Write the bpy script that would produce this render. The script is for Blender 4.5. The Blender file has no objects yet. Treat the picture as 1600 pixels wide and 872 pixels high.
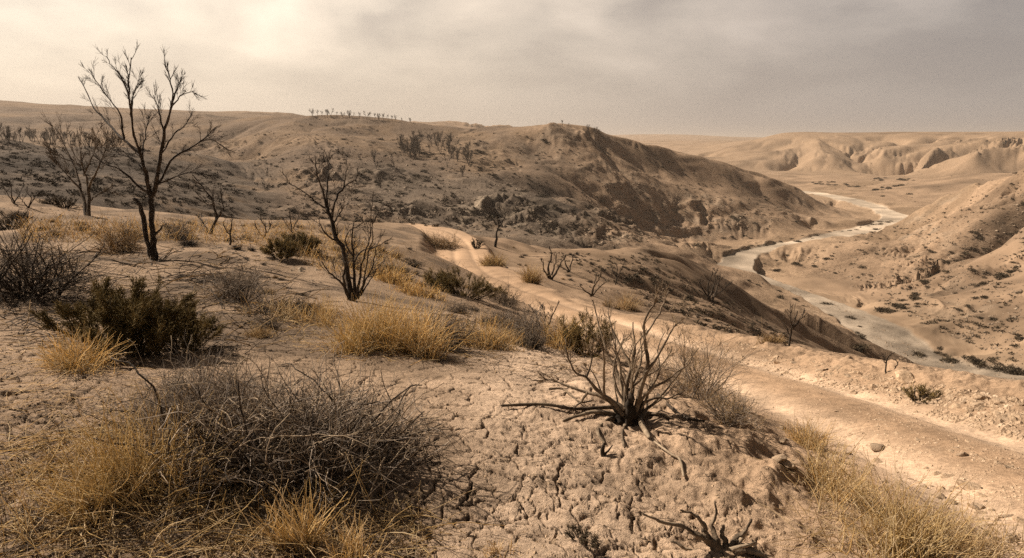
import bpy, math, random
import numpy as np
from math import radians as R

C = bpy.context.scene
COL = C.collection
random.seed(11)
rng = np.random.default_rng(11)

# ------------------------------------------------------------------ camera
F = 1600 / 36 * 24            # focal length in photograph pixels
EYE = 1.65                    # eye height above the ground the photographer stands on
PIT = math.atan((436 - 222) / F)
cam = bpy.data.cameras.new('camera')
cam.lens = 24
cam.sensor_width = 36
cam.clip_start = 0.05
cam.clip_end = 40000
cam_o = bpy.data.objects.new('camera', cam)
COL.objects.link(cam_o)
cam_o.location = (0, 0, EYE)
cam_o.rotation_euler = (R(90) - PIT, 0, 0)
C.camera = cam_o

# ------------------------------------------------------------------ light, sky, exposure
SUN_AZ, SUN_EL = R(-60), R(39)          # azimuth from straight ahead (+Y), clockwise; low sun on the left
sun_dir = (math.sin(SUN_AZ) * math.cos(SUN_EL), math.cos(SUN_AZ) * math.cos(SUN_EL), math.sin(SUN_EL))
sl = bpy.data.lights.new('sun', 'SUN')
sl.energy = 5.0
sl.angle = R(0.7)
sl.color = (1.0, 0.85, 0.70)
so = bpy.data.objects.new('sun', sl)
COL.objects.link(so)
so.rotation_euler = (R(90) - SUN_EL, 0, math.pi - SUN_AZ)

C.view_settings.view_transform = 'Standard'
C.view_settings.look = 'None'
C.view_settings.exposure = 0.66
C.view_settings.gamma = 1
C.view_settings.use_curve_mapping = False
C.cycles.max_bounces = 6
C.cycles.diffuse_bounces = 2
C.cycles.glossy_bounces = 1
C.cycles.transmission_bounces = 2
C.cycles.volume_bounces = 0
C.cycles.transparent_max_bounces = 4
C.cycles.use_denoising = False
C.cycles.use_adaptive_sampling = True
C.cycles.adaptive_threshold = 0.012


class NT:
    """small helper to write node trees"""
    def __init__(self, tree):
        self.t = tree
        tree.nodes.clear()

    def n(self, typ, ins=None, **props):
        nd = self.t.nodes.new(typ)
        for k, v in props.items():
            setattr(nd, k, v)
        for k, v in (ins or {}).items():
            self.put(nd.inputs[k], v)
        return nd

    def put(self, sock, v):
        if isinstance(v, bpy.types.NodeSocket):
            self.t.links.new(v, sock)
        elif isinstance(v, bpy.types.Node):
            self.t.links.new(v.outputs[0], sock)
        else:
            if isinstance(v, (tuple, list)) and len(v) == 3 and sock.type == 'RGBA':
                v = (*v, 1)
            sock.default_value = v

    def math(self, op, a, b=0.0, c=0.0, clamp=False):
        nd = self.n('ShaderNodeMath', operation=op, use_clamp=clamp)
        for i, v in enumerate((a, b, c)):
            self.put(nd.inputs[i], v)
        return nd.outputs[0]

    def mix(self, fac, a, b, blend='MIX'):
        nd = self.n('ShaderNodeMix', data_type='RGBA', blend_type=blend)
        self.put(nd.inputs[0], fac)
        self.put(nd.inputs[6], a)
        self.put(nd.inputs[7], b)
        return nd.outputs[2]

    def ramp(self, fac, stops, interp='LINEAR'):
        nd = self.n('ShaderNodeValToRGB')
        nd.color_ramp.interpolation = interp
        e = nd.color_ramp.elements
        while len(e) < len(stops):
            e.new(0.5)
        for i, (p, c) in enumerate(stops):
            e[i].position = p
            e[i].color = (*c, 1) if len(c) == 3 else c
        self.put(nd.inputs[0], fac)
        return nd.outputs[0]

    def noise(self, vec, scale, detail=4, rough=0.55, dist=0.0):
        return self.n('ShaderNodeTexNoise', {'Vector': vec, 'Scale': scale, 'Detail': detail, 'Roughness': rough, 'Distortion': dist}).outputs[0]


w = bpy.data.worlds.new('World')
C.world = w
w.use_nodes = True
nt = NT(w.node_tree)
tc = nt.n('ShaderNodeTexCoord')
dirv = nt.n('ShaderNodeVectorMath', {0: tc.outputs['Generated']}, operation='NORMALIZE').outputs[0]
sky = nt.n('ShaderNodeTexSky')
sky.sky_type = 'NISHITA'
sky.sun_disc = False
sky.sun_elevation = SUN_EL
sky.sun_rotation = SUN_AZ
sky.dust_density = 6.0
sky.air_density = 1.4
sxyz = nt.n('ShaderNodeSeparateXYZ', {0: dirv})
X, Y, Z = sxyz.outputs
# nearness to the sun behind the cloud deck
dot = nt.n('ShaderNodeVectorMath', {0: dirv, 1: (math.sin(R(-42)) * math.cos(R(27)), math.cos(R(-42)) * math.cos(R(27)), math.sin(R(27)))}, operation='DOT_PRODUCT').outputs['Value']
glow = nt.ramp(nt.math('MULTIPLY_ADD', dot, 0.5, 0.5),
               [(0.0, (0.06, 0.056, 0.054)), (0.45, (0.11, 0.10, 0.096)), (0.60, (0.275, 0.247, 0.232)), (0.74, (0.335, 0.29, 0.258)),
                (0.885, (0.50, 0.425, 0.35)), (0.955, (0.64, 0.55, 0.45)), (1.0, (0.76, 0.685, 0.58))])
# cloud sheet seen on a plane overhead
zc = nt.math('ADD', nt.math('MAXIMUM', Z, 0.0), 0.34)
cx = nt.math('DIVIDE', X, zc)
cy = nt.math('DIVIDE', Y, zc)
cv = nt.n('ShaderNodeCombineXYZ', {0: cx, 1: cy, 2: 3.1}).outputs[0]
n1 = nt.noise(cv, 1.7, 6, 0.52, 0.3)
n2 = nt.noise(cv, 4.2, 5, 0.5, 0.2)
nn = nt.math('ADD', nt.math('MULTIPLY', n1, 0.75), nt.math('MULTIPLY', n2, 0.25))
cl = nt.ramp(nn, [(0.38, (0.70, 0.69, 0.71)), (0.45, (0.82, 0.81, 0.815)), (0.51, (0.98, 0.97, 0.96)), (0.57, (1.12, 1.10, 1.08)), (0.66, (1.38, 1.36, 1.33))])
lift = nt.ramp(Z, [(0.02, (0, 0, 0)), (0.17, (1, 1, 1))])
cl2 = nt.mix(nt.n('ShaderNodeSeparateXYZ', {0: lift}).outputs[0], (0.95, 0.93, 0.90), cl)
veil = nt.mix(1.0, glow, cl2, 'MULTIPLY')
sky_s = nt.mix(1.0, sky.outputs[0], (0.07, 0.07, 0.07), 'MULTIPLY')
skyc = nt.mix(0.12, veil, sky_s)
high = nt.ramp(Z, [(0.36, (1, 1, 1)), (0.62, (0.20, 0.20, 0.21))])   # unseen upper sky darkened by hand to weaken the fill light
skyc = nt.mix(1.0, skyc, high, 'MULTIPLY')
bg = nt.n('ShaderNodeBackground', {'Color': skyc, 'Strength': 1.0})
nt.n('ShaderNodeOutputWorld', {0: bg})

# ------------------------------------------------------------------ pixels, noise
def pdir(u, v):
    x = (u - 800) / F
    y = (436 - v) / F
    return x, math.cos(PIT) + y * math.sin(PIT), -math.sin(PIT) + y * math.cos(PIT)


def px(u, v, r):
    """point at horizontal range r along the sight line of photograph pixel (u, v)"""
    dx, dy, dz = pdir(u, v)
    h = math.hypot(dx, dy)
    return math.atan2(dx, dy), r, EYE + r * dz / h


def sstep(a, b, x):
    t = np.clip((x - a) / (b - a), 0, 1)
    return t * t * (3 - 2 * t)


def hash2(ix, iy, seed):
    ix = ix.astype(np.int64).astype(np.uint32)
    iy = iy.astype(np.int64).astype(np.uint32)
    h = ix * np.uint32(374761393) + iy * np.uint32(668265263) + np.uint32((seed * 2246822519 + 3266489917) & 0xffffffff)
    h = (h ^ (h >> np.uint32(13))) * np.uint32(1274126177)
    h = (h ^ (h >> np.uint32(16))) * np.uint32(2654435769)
    return h ^ (h >> np.uint32(15))


def h01(ix, iy, seed):
    return (hash2(ix, iy, seed) & np.uint32(0xffffff)).astype(np.float32) / np.float32(0xffffff)


def perlin(x, y, seed=0):
    x0 = np.floor(x)
    y0 = np.floor(y)
    fx = (x - x0).astype(np.float32)
    fy = (y - y0).astype(np.float32)
    ux = fx * fx * fx * (fx * (fx * 6 - 15) + 10)
    uy = fy * fy * fy * (fy * (fy * 6 - 15) + 10)

    def g(i, j):
        a = h01(x0 + i, y0 + j, seed) * np.float32(2 * math.pi)
        return np.cos(a) * (fx - i) + np.sin(a) * (fy - j)
    a = g(0, 0) * (1 - ux) + g(1, 0) * ux
    b = g(0, 1) * (1 - ux) + g(1, 1) * ux
    return (a * (1 - uy) + b * uy) * 1.5


def fbm(x, y, lam, octaves, seed=0, gain=0.5):
    s = 0
    a = 1.0
    for o in range(octaves):
        s = s + a * perlin(x / lam + 13.7 * o, y / lam - 7.1 * o, seed + o)
        lam *= 0.5
        a *= gain
    return s


def voronoi(x, y, seed=0):
    """f1, f2, id hash of nearest cell, on a jittered grid of unit cells"""
    x0 = np.floor(x)
    y0 = np.floor(y)
    f1 = np.full(x.shape, 9.0, np.float32)
    f2 = f1.copy()
    cid = np.zeros(x.shape, np.float32)
    for i in (-1, 0, 1):
        for j in (-1, 0, 1):
            jx = h01(x0 + i, y0 + j, seed)
            jy = h01(x0 + i, y0 + j, seed + 77)
            d = np.hypot(x0 + i + 0.1 + 0.8 * jx - x, y0 + j + 0.1 + 0.8 * jy - y).astype(np.float32)
            m = d < f1
            f2 = np.where(m, f1, np.minimum(f2, d))
            cid = np.where(m, h01(x0 + i, y0 + j, seed + 155), cid)
            f1 = np.where(m, d, f1)
    return f1, f2, cid


def gullies(x, y, gx, gy, lam, seed):
    """branching erosion furrows that run down the slope (gx, gy)"""
    gl = np.hypot(gx, gy) + 1e-6
    qx, qy = -gy / gl, gx / gl
    cell = lam * 1.6
    X_, Y_ = x / cell, y / cell
    x0, y0 = np.floor(X_), np.floor(Y_)
    a = np.zeros(x.shape, np.float32)
    b = a.copy()
    ws = a.copy() + 1e-5
    for i in (-1, 0, 1):
        for j in (-1, 0, 1):
            pxx = x0 + i + h01(x0 + i, y0 + j, seed)
            pyy = y0 + j + h01(x0 + i, y0 + j, seed + 31)
            dx = (X_ - pxx).astype(np.float32)
            dy = (Y_ - pyy).astype(np.float32)
            wt = np.exp(-(dx * dx + dy * dy) * 2.2)
            ph = (dx * qx + dy * qy) * np.float32(2 * math.pi * cell / lam)
            a += wt * np.cos(ph)
            b += wt * np.sin(ph)
            ws += wt
    a /= ws
    b /= ws
    m = np.minimum(np.hypot(a, b) * 1.5, 1)
    return m * (np.abs(np.sin(np.arctan2(b, a) / 2)) - 0.62)


# ------------------------------------------------------------------ the lie of the land: heights at known places
def seg(pts, n=6):
    out = []
    for a, b in zip(pts[:-1], pts[1:]):
        for k in range(n):
            t = k / n
            out.append((a[0] + (b[0] - a[0]) * t, a[1] + (b[1] - a[1]) * t, math.exp(math.log(a[2]) + (math.log(b[2]) - math.log(a[2])) * t)))
    out.append(pts[-1])
    return out


ROAD = [(640, 352, 78), (690, 362, 71), (716, 378, 62), (722, 392, 57), (735, 420, 45), (790, 450, 34), (870, 481, 25), (950, 511, 19.5), (1100, 562, 12.8), (1250, 612, 9.3), (1400, 665, 7.2), (1600, 745, 5.7), (1800, 840, 4.6)]
RIVER = [(2300, 720, 140), (1900, 645, 141), (1700, 620, 146), (1600, 600, 152), (1500, 585, 158), (1425, 560, 167), (1385, 525, 180), (1340, 495, 193), (1270, 465, 212), (1190, 436, 238), (1150, 412, 266), (1185, 390, 300), (1290, 370, 348), (1375, 352, 400), (1398, 338, 450), (1352, 318, 520), (1290, 304, 610), (1235, 297, 690), (1150, 291, 800)]
ctl = []          # (theta, r, z)


def add(pts, n=1):
    for q in (seg(pts, n) if n > 1 else pts):
        ctl.append(px(*q))


def addz(deg, r, z):
    ctl.append((R(deg), r, z))


# where the photographer stands
for d in range(-180, 181, 30):
    for r_ in (0.25, 0.8):
        addz(d, r_, 0)
for d, z in ((-55, .1), (-38, .1), (-20, .03), (0, 0), (15, 0), (38, -.02), (55, -.2)):
    addz(d, 2.3, z)
add([(240, 405, 16.5), (0, 420, 12.5), (120, 470, 8.5), (400, 400, 17), (550, 470, 10), (200, 560, 5.6), (0, 600, 4.7), (600, 545, 6.1), (400, 520, 7.2),
     (985, 665, 4.0), (850, 600, 4.9), (760, 560, 5.9), (700, 500, 8.5), (1090, 640, 4.7), (1200, 720, 3.9), (1000, 800, 2.95), (1300, 810, 3.3),
     (1500, 850, 3.2), (135, 335, 36), (240, 360, 27), (330, 370, 31), (460, 375, 30), (620, 420, 20), (680, 400, 30), (770, 500, 11.5), (880, 560, 7.4)])
add([(-300, 300, 50), (0, 307, 55), (100, 318, 52), (200, 328, 50), (330, 346, 48), (450, 345, 58), (600, 347, 65), (640, 352, 78), (690, 362, 71)], 3)
add([(960, 575, 6.6), (1080, 628, 5.9), (1180, 662, 5.1), (1300, 735, 4.5), (1450, 800, 4.0), (1600, 862, 3.7)], 2)
add(ROAD[1:-1], 2)
add([(775, 418, 58), (850, 443, 40), (1000, 493, 25.5), (1150, 528, 16.5), (1300, 573, 11.6), (1450, 605, 9.6), (1600, 630, 8.5), (1800, 690, 7.5)], 3)
# the flank below the track
for q in ((33, 22, -6), (33, 60, -20), (33, 110, -36), (42, 25, -8), (42, 80, -30), (60, 60, -25), (60, 130, -42), (60, 20, -5)):
    addz(*q)
add([(720, 366, 74), (800, 381, 82), (900, 391, 92), (1000, 389, 106), (1040, 402, 116), (1065, 425, 124)], 3)
add([(850, 450, 50), (900, 468, 40), (950, 485, 36), (1000, 503, 34), (1100, 530, 26), (1200, 560, 22), (1300, 590, 20), (1000, 490, 50), (1100, 522, 40), (1200, 552, 40), (1300, 582, 40), (1300, 578, 70), (950, 455, 55)])
add([(1100, 500, 60), (1200, 535, 70), (1300, 567, 100), (1110, 455, 130), (1000, 440, 78), (1200, 520, 100), (1240, 545, 76), (1180, 478, 165), (1290, 520, 150), (900, 432, 58), (950, 422, 78)])
add([(770, 400, 66), (790, 393, 73), (850, 402, 74), (860, 392, 82), (940, 402, 92), (950, 395, 98), (1000, 405, 98), (820, 418, 58)])
for q in ((-2, 92, -13.5), (-2, 110, -19), (3, 108, -18), (3, 125, -23), (8, 122, -22), (9, 140, -29), (12.5, 150, -33)):
    addz(*q)                                       # dip behind the spur
# valley floor
add(RIVER[:-1], 2)
add([(1000, 398, 190), (1050, 392, 225), (1075, 400, 245), (1100, 380, 285), (1180, 374, 320), (1270, 356, 380), (1340, 342, 410)])
add([(1230, 412, 285), (1300, 412, 282), (1200, 425, 262), (1400, 430, 262), (1360, 465, 225), (1430, 500, 192), (1500, 545, 175), (1600, 570, 160)])
add([(1320, 375, 330), (1390, 395, 290), (1480, 420, 255)], 2)
# hillside right of the river
add([(1600, 283, 340), (1560, 291, 365), (1530, 297, 385), (1480, 314, 405), (1440, 328, 425), (1408, 343, 440)], 2)
add([(1700, 256, 320), (1600, 310, 310), (1600, 350, 285), (1600, 400, 250), (1600, 450, 212), (1600, 510, 180), (1500, 350, 335), (1500, 400, 275), (1500, 450, 226), (1450, 365, 360), (1420, 400, 285), (1550, 420, 245)])
for q in ((45, 300, 6), (60, 250, 5), (75, 250, 0)):
    addz(*q)
for q in ((36.5, 520, -36), (33, 560, -40), (30, 560, -40), (27, 720, -40), (24, 800, -41), (20, 700, -42), (16, 650, -42), (42, 560, -30)):
    addz(*q)
# far flats and eroded mesa
add([(1250, 288, 830), (1330, 280, 900), (1450, 285, 720), (1560, 270, 760)])
for d in (14, 18, 22, 27, 31, 36, 42, 50):
    addz(d, 960, -40)
    addz(d, 1060, -36)
for (u, v, r_) in ((1170, 222, 1500), (1195, 216, 1420), (1225, 208, 1370), (1260, 208, 1370), (1320, 207.5, 1370), (1400, 206.5, 1370), (1480, 207, 1360), (1530, 208, 1350), (1600, 206, 1340), (1680, 204, 1340)):
    add([(u, v, r_)])
for (u, v, r_) in ((1200, 242, 1180), (1250, 248, 1130), (1420, 232, 1200), (1400, 248, 1110), (1480, 240, 1120), (1345, 232, 1230), (1440, 252, 1080), (1545, 240, 1050), (1580, 225, 1150), (1500, 225, 1220), (1290, 225, 1240), (1600, 240, 1050)):
    add([(u, v, r_)])
for (u, v, r_) in ((1100, 240, 1300), (1140, 232, 1500), (1060, 240, 1700), (1180, 224, 1700)):
    add([(u, v, r_)])
for d in (10, 15, 20, 27, 35, 45):
    addz(d, 2300, 5)
for d in (21.5, 25, 28, 31, 34, 37, 41, 46):
    addz(d, 1430, 18.6)
    addz(d, 1520, 18.0)
    addz(d, 1750, 16)
for (u, v, r_) in ((930, 212, 4400), (1000, 210, 4400), (1080, 210.5, 4400), (1140, 214, 4400), (1240, 218, 4400), (1400, 216, 4400), (1600, 216, 4400)):
    add([(u, v, r_)])
# main hill: skyline, right shoulder, foot
add([(430, 187, 430), (490, 181, 420), (560, 184, 410), (640, 192, 400), (700, 200, 395), (735, 204, 390), (770, 200, 385), (815, 198, 382), (860, 198, 382), (930, 208, 388), (1000, 226, 410), (1050, 238, 425), (1100, 247, 440), (1180, 269, 455), (1230, 287, 465), (1265, 307, 470), (1285, 320, 472)], 2)
add([(900, 270, 320), (850, 240, 345), (985, 256, 365), (1050, 268, 388), (1120, 285, 400), (1190, 305, 415), (1240, 322, 425)])
add([(985, 285, 332), (1049, 298, 345), (1125, 317, 362), (1182, 334, 370), (1250, 340, 388)], 2)
add([(1010, 372, 292), (1057, 367, 312), (1110, 363, 326), (1151, 359, 340), (1200, 357, 350)], 2)
for (u, v, r_) in ((860, 198, 382), (930, 208, 388), (1000, 226, 410), (1050, 238, 425), (1100, 247, 440), (1150, 260, 450), (1200, 276, 459), (1240, 293, 466), (1265, 307, 470), (1285, 320, 472)):
    add([(u, v + 9, r_ * 1.09), (u, v + 4, r_ * .95)])
for (u, v, r_) in ((1600, 283, 340), (1560, 291, 365), (1530, 297, 385), (1480, 312, 405), (1440, 328, 425), (1640, 270, 330), (1700, 256, 320)):
    add([(u, v + 8, r_ * 1.09), (u, v + 5, r_ * .95)])
for (u, v, r_) in ((490, 181, 420), (560, 184, 410), (640, 192, 400), (700, 200, 395), (770, 200, 385), (815, 198, 382)):
    add([(u, v + 3, r_ * 1.12)])
# front spur and the gully on its right
add([(585, 214, 372), (640, 228, 340), (700, 246, 305), (740, 262, 280), (800, 287, 250), (860, 322, 224), (910, 345, 212), (960, 370, 204), (1005, 388, 200)], 2)
add([(780, 240, 330), (800, 262, 308), (850, 290, 278), (900, 322, 258), (950, 345, 250)], 2)
add([(450, 338, 150), (520, 340, 155), (600, 342, 160), (700, 362, 165), (780, 375, 165), (860, 382, 170), (930, 392, 182)], 2)
add([(560, 290, 215), (650, 300, 212), (740, 318, 205), (620, 250, 285), (700, 280, 250), (800, 345, 195)])
for q in ((-5, 95, -18), (-12, 95, -18), (-18, 88, -15), (-25, 80, -12), (-32, 85, -10), (-40, 85, -8)):
    addz(*q)
# gully on the left of the spur and the grey left slopes
add([(455, 322, 165), (430, 305, 185), (410, 285, 215), (400, 262, 250), (420, 235, 300), (445, 212, 350)], 2)
add([(480, 320, 170), (500, 285, 205), (500, 245, 255), (520, 215, 320)], 2)
add([(330, 338, 130), (400, 325, 150), (250, 320, 125), (120, 310, 120), (0, 302, 118)], 2)
add([(-300, 195, 210), (-100, 212, 215), (0, 219, 220), (100, 230, 225), (180, 238, 232), (260, 247, 240), (330, 262, 235), (390, 290, 205)], 2)
add([(300, 295, 165), (150, 270, 170), (0, 262, 165), (330, 300, 170)])
for q in ((-36, 300, -8), (-30, 310, -9), (-25, 320, -12), (-22, 320, -16)):
    addz(*q)
add([(0, 205, 480), (120, 215, 450), (200, 200, 520), (330, 182, 560), (250, 185, 560), (330, 225, 380)])
add([(-300, 140, 900), (0, 160, 900), (60, 162, 900), (200, 172, 900), (300, 178, 900)], 2)
add([(330, 176, 1200), (370, 174, 1200), (430, 179, 1200), (500, 186, 1200)])
add([(620, 195, 1300), (655, 191, 1300), (690, 190, 1300), (740, 199, 1300), (790, 207, 1300)])
for q in ((-12, 620, -5), (-4, 620, -10), (2, 620, -20), (8, 600, -30), (-12, 2300, 10), (-4, 2300, 0), (3, 2300, -10), (3, 1300, -30)):
    addz(*q)
for d in (-180, -140, -100, -70, 70, 100, 140, 180):
    for r_, z in ((3, 0.2), (10, .3), (30, 0), (100, -2), (300, 0), (900, 10), (4400, 40)):
        if not (d == 70 and r_ < 400):
            addz(d, r_, z)
for d in (-48, -25, -10, 0):
    addz(d, 4400, 10)
for d in range(-180, 181, 30):
    addz(d, 9000, 30)

ctl = np.array(ctl)
cth, clr, cs = ctl[:, 0], np.log(ctl[:, 1]), ctl[:, 2] / ctl[:, 1]
n_ = len(ctl)


def tphi(d2):
    return 0.5 * d2 * np.log(d2 + 1e-12)


A = np.zeros((n_ + 3, n_ + 3))
A[:n_, :n_] = tphi((cth[:, None] - cth[None]) ** 2 + (clr[:, None] - clr[None]) ** 2) + np.eye(n_) * 4e-5
A[:n_, n_] = 1
A[:n_, n_ + 1] = cth
A[:n_, n_ + 2] = clr
A[n_:, :n_] = A[:n_, n_:].T
coef = np.linalg.solve(A, np.concatenate([cs, [0, 0, 0]]))


def tps(th, lr):
    out = np.empty(th.shape)
    for i in range(0, len(th), 20000):
        a, b = th[i:i + 20000], lr[i:i + 20000]
        out[i:i + 20000] = tphi((a[:, None] - cth) ** 2 + (b[:, None] - clr) ** 2) @ coef[:n_] + coef[n_] + coef[n_ + 1] * a + coef[n_ + 2] * b
    return out


# ------------------------------------------------------------------ the ground sheet: a polar grid, fine where it is seen
DTH = 0.00135
th_in = np.arange(R(-45), R(45), DTH)
th = np.concatenate([np.linspace(-math.pi, R(-45), 100)[:-1], th_in, np.linspace(R(45), math.pi, 101)])
lr = np.concatenate([np.arange(math.log(.3), math.log(1.9), .05), np.arange(math.log(1.9), math.log(14), .0036),
                     np.arange(math.log(14), math.log(60), .0050), np.arange(math.log(60), math.log(500), .0035), np.arange(math.log(500), math.log(1600), .0046), np.linspace(math.log(1600), math.log(9000), 160)])
NR, NC = len(lr), len(th)
ci = np.unique(np.append(np.arange(0, NR, 5), NR - 1))
cj = np.unique(np.append(np.arange(0, NC, 6), NC - 1))
gA, gB = np.meshgrid(th[cj], lr[ci])
sc = tps(gA.ravel(), gB.ravel()).reshape(gA.shape)


def upm(xs, xf):
    """cubic Hermite interpolation: index of the left knot and four weights"""
    k = np.clip(np.searchsorted(xs, xf, side='right') - 1, 0, len(xs) - 2)
    t = (xf - xs[k]) / (xs[k + 1] - xs[k])
    km, kp = np.maximum(k - 1, 0), np.minimum(k + 2, len(xs) - 1)
    h = xs[k + 1] - xs[k]
    m0 = h / np.maximum(xs[k + 1] - xs[km], 1e-9)
    m1 = h / np.maximum(xs[kp] - xs[k], 1e-9)
    h00, h10, h01_, h11 = 2 * t**3 - 3 * t**2 + 1, t**3 - 2 * t**2 + t, -2 * t**3 + 3 * t**2, t**3 - t**2
    return [(km, -h10 * m0), (k, h00 - h11 * m1), (k + 1, h01_ + h10 * m0), (kp, h11 * m1)]


t1 = sum(sc[i_] * w_[:, None] for i_, w_ in upm(lr[ci], lr))
S = sum(t1[:, j_] * w_[None, :] for j_, w_ in upm(th[cj], th))
rr = np.exp(lr)
Z = S * rr[:, None]
GX = rr[:, None] * np.sin(th)[None]
GY = rr[:, None] * np.cos(th)[None]


def grad(Zb):
    dzr = np.gradient(Zb, lr, axis=0) / rr[:, None]
    dzt = np.gradient(Zb, th, axis=1) / rr[:, None]
    s_, c_ = np.sin(th)[None], np.cos(th)[None]
    return dzr * s_ + dzt * c_, dzr * c_ - dzt * s_


def rows(r0, r1):
    return slice(int(np.searchsorted(rr, r0)), int(np.searchsorted(rr, r1)))


def dist_line(line, X_, Y_):
    """distance to a polyline, signed (+ = right of its direction), and running index"""
    P_ = np.asarray(line, float)
    best = np.full(X_.shape, 1e9)
    sg = np.zeros(X_.shape)
    tt = np.zeros(X_.shape)
    for i in range(len(P_) - 1):
        a, b = P_[i, :2], P_[i + 1, :2]
        ab = b - a
        l2 = ab @ ab
        t = np.clip(((X_ - a[0]) * ab[0] + (Y_ - a[1]) * ab[1]) / l2, 0, 1)
        dx, dy = X_ - a[0] - t * ab[0], Y_ - a[1] - t * ab[1]
        d = np.hypot(dx, dy)
        m = d < best
        best = np.where(m, d, best)
        sg = np.where(m, np.sign(ab[1] * dx - ab[0] * dy), sg)
        tt = np.where(m, i + t, tt)
    return best, sg, tt


def smooth_line(pts, n):
    q = np.array([(p[1] * math.sin(p[0]), p[1] * math.cos(p[0]), p[2]) for p in (px(*k) for k in pts)])
    t = np.arange(len(q), dtype=float)
    tf = np.linspace(0, len(q) - 1, n)
    return sum(q[i_] * w_[:, None] for i_, w_ in upm(t, tf))


# ---- hills: gullies down the slopes and rougher ground
SIDE = np.zeros((NR, NC), np.float32)
tdeg = np.degrees(th)[None, :] + 0 * Z
rcol = rr[:, None] + 0 * Z
hs = rows(70, 9000)
hx, hy = GX[hs], GY[hs]
hr = rcol[hs]
zb = Z.copy()
gx, gy = grad(zb)
hgx, hgy = gx[hs], gy[hs]
ht = tdeg[hs]
rough = sstep(75, 130, hr)
flankw = sstep(4, 12, ht) * sstep(250, 120, hr)
dz = np.zeros(hx.shape, np.float32)
CLIFF = np.zeros(hx.shape, np.float32)
for (u_, v_, r_, w_) in ((1010, 335, 312, 18), (1055, 335, 328, 20), (1105, 340, 344, 20), (1150, 345, 352, 16), (960, 350, 245, 14), (930, 378, 205, 12), (890, 372, 196, 10), (620, 335, 170, 9), (700, 335, 186, 12), (760, 330, 200, 14), (800, 335, 205, 12), (1240, 318, 385, 16)):
    a_, r2, _ = px(u_, v_, r_)
    CLIFF = np.maximum(CLIFF, np.exp(-((hx - r2 * math.sin(a_)) ** 2 + (hy - r2 * math.cos(a_)) ** 2) / (w_ * w_))).astype(np.float32)
SOFT = np.zeros(hx.shape, np.float32)
for (u_, v_, r_, w_) in ((780, 204, 380, 40), (830, 200, 380, 40), (880, 202, 382, 42), (930, 210, 388, 42), (985, 224, 405, 42), (1040, 238, 420, 44), (1100, 250, 435, 44), (1150, 262, 445, 42), (1200, 278, 452, 42), (1250, 300, 460, 40), (900, 250, 335, 36), (1000, 265, 360, 36), (640, 196, 395, 36), (560, 190, 405, 36), (500, 190, 410, 30), (1090, 280, 395, 34), (1180, 305, 410, 34), (1290, 405, 288, 18), (1345, 418, 272, 16), (1465, 520, 186, 22), (1420, 482, 205, 18)):
    a_, r2, _ = px(u_, v_, r_)
    SOFT = np.maximum(SOFT, np.exp(-((hx - r2 * math.sin(a_)) ** 2 + (hy - r2 * math.cos(a_)) ** 2) / (w_ * w_))).astype(np.float32)
for lam, k, seed in ((150, .24, 1), (70, .25, 2), (32, .17, 3), (14, .085, 4), (6, .05, 5), (2.6, .035, 6)):
    lod = sstep(1.6, 4.5, lam / (hr * .0038)) * sstep(0.03, 0.13, np.hypot(hgx, hgy))
    near_cut = sstep(1.1, .45, lam / hr)
    sl_ = np.minimum(np.hypot(hgx, hgy), .55)
    mes = 1 + (2.0 if lam > 60 else .5) * sstep(950, 1050, hr) * sstep(1350, 1270, hr) * (lam > 25)
    g_ = gullies(hx + fbm(hx, hy, lam, 2, seed + 40) * lam * .3, hy + fbm(hx, hy, lam, 2, seed + 50) * lam * .3, hgx, hgy, lam, seed * 17)
    patch = (.2 + 1.1 * sstep(-.25, .4, fbm(hx, hy, lam * 4, 2, seed + 60))) * (1 + CLIFF * (lam < 40) * 1.5) * (1 - .6 * SOFT) * (1 - .75 * sstep(1270, 1350, hr) * (ht > 12))
    d_ = (g_ * lam * k * sl_ * lod * near_cut * patch * mes).astype(np.float32)
    dz += d_ * rough
    zz = Z.copy()
    zz[hs] = zb[hs] + dz
    gx2, gy2 = grad(zz)
    hgx, hgy = .55 * gx[hs] + .45 * np.clip(gx2[hs], -.5, .5), .55 * gy[hs] + .45 * np.clip(gy2[hs], -.5, .5)
for lam, k, seed in ((60, .022, 81), (25, .032, 82), (11, .042, 83), (5, .055, 84), (2.4, .07, 85), (1.2, .07, 86)):
    lod = sstep(1.5, 4.5, lam / (hr * .0038)) * sstep(1.1, .45, lam / hr)
    mod = (.35 + 1.5 * sstep(-.1, .5, fbm(hx, hy, lam * 3.3, 2, seed + 9))) * (1 - .7 * sstep(1290, 1350, hr) * (ht > 12))
    dz += (perlin(hx / lam, hy / lam, seed) * lam * k * lod * mod * (1 + 1.5 * CLIFF * (lam < 15)) * sstep(70, 120, hr)).astype(np.float32)
# craggy outcrops: sharp broken rock in patches and along the cut banks
crag = np.clip(sstep(.12, .42, fbm(hx, hy, 75, 3, 231)) * .75 + CLIFF * 1.1 + .5 * sstep(-.1, .4, fbm(hx, hy, 34, 2, 235)) * sstep(25, 29, ht) * (hr < 430), 0, 1.2) * sstep(.10, .26, np.hypot(gx[hs], gy[hs])) * (hr < 700) * (1 - .5 * SOFT)
cw = fbm(hx, hy, 18, 2, 233) * 5
for lam, k, seed in ((22, .10, 241), (11, .13, 242), (5.5, .15, 243), (2.8, .15, 244)):
    lod = sstep(1.5, 4.0, lam / (hr * .0038))
    rg_ = 1 - np.abs(perlin((hx + cw) / lam, (hy - cw) / lam * 1.25, seed))
    dz += ((rg_ * rg_ - .5) * lam * k * lod * crag).astype(np.float32) * rough
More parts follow.
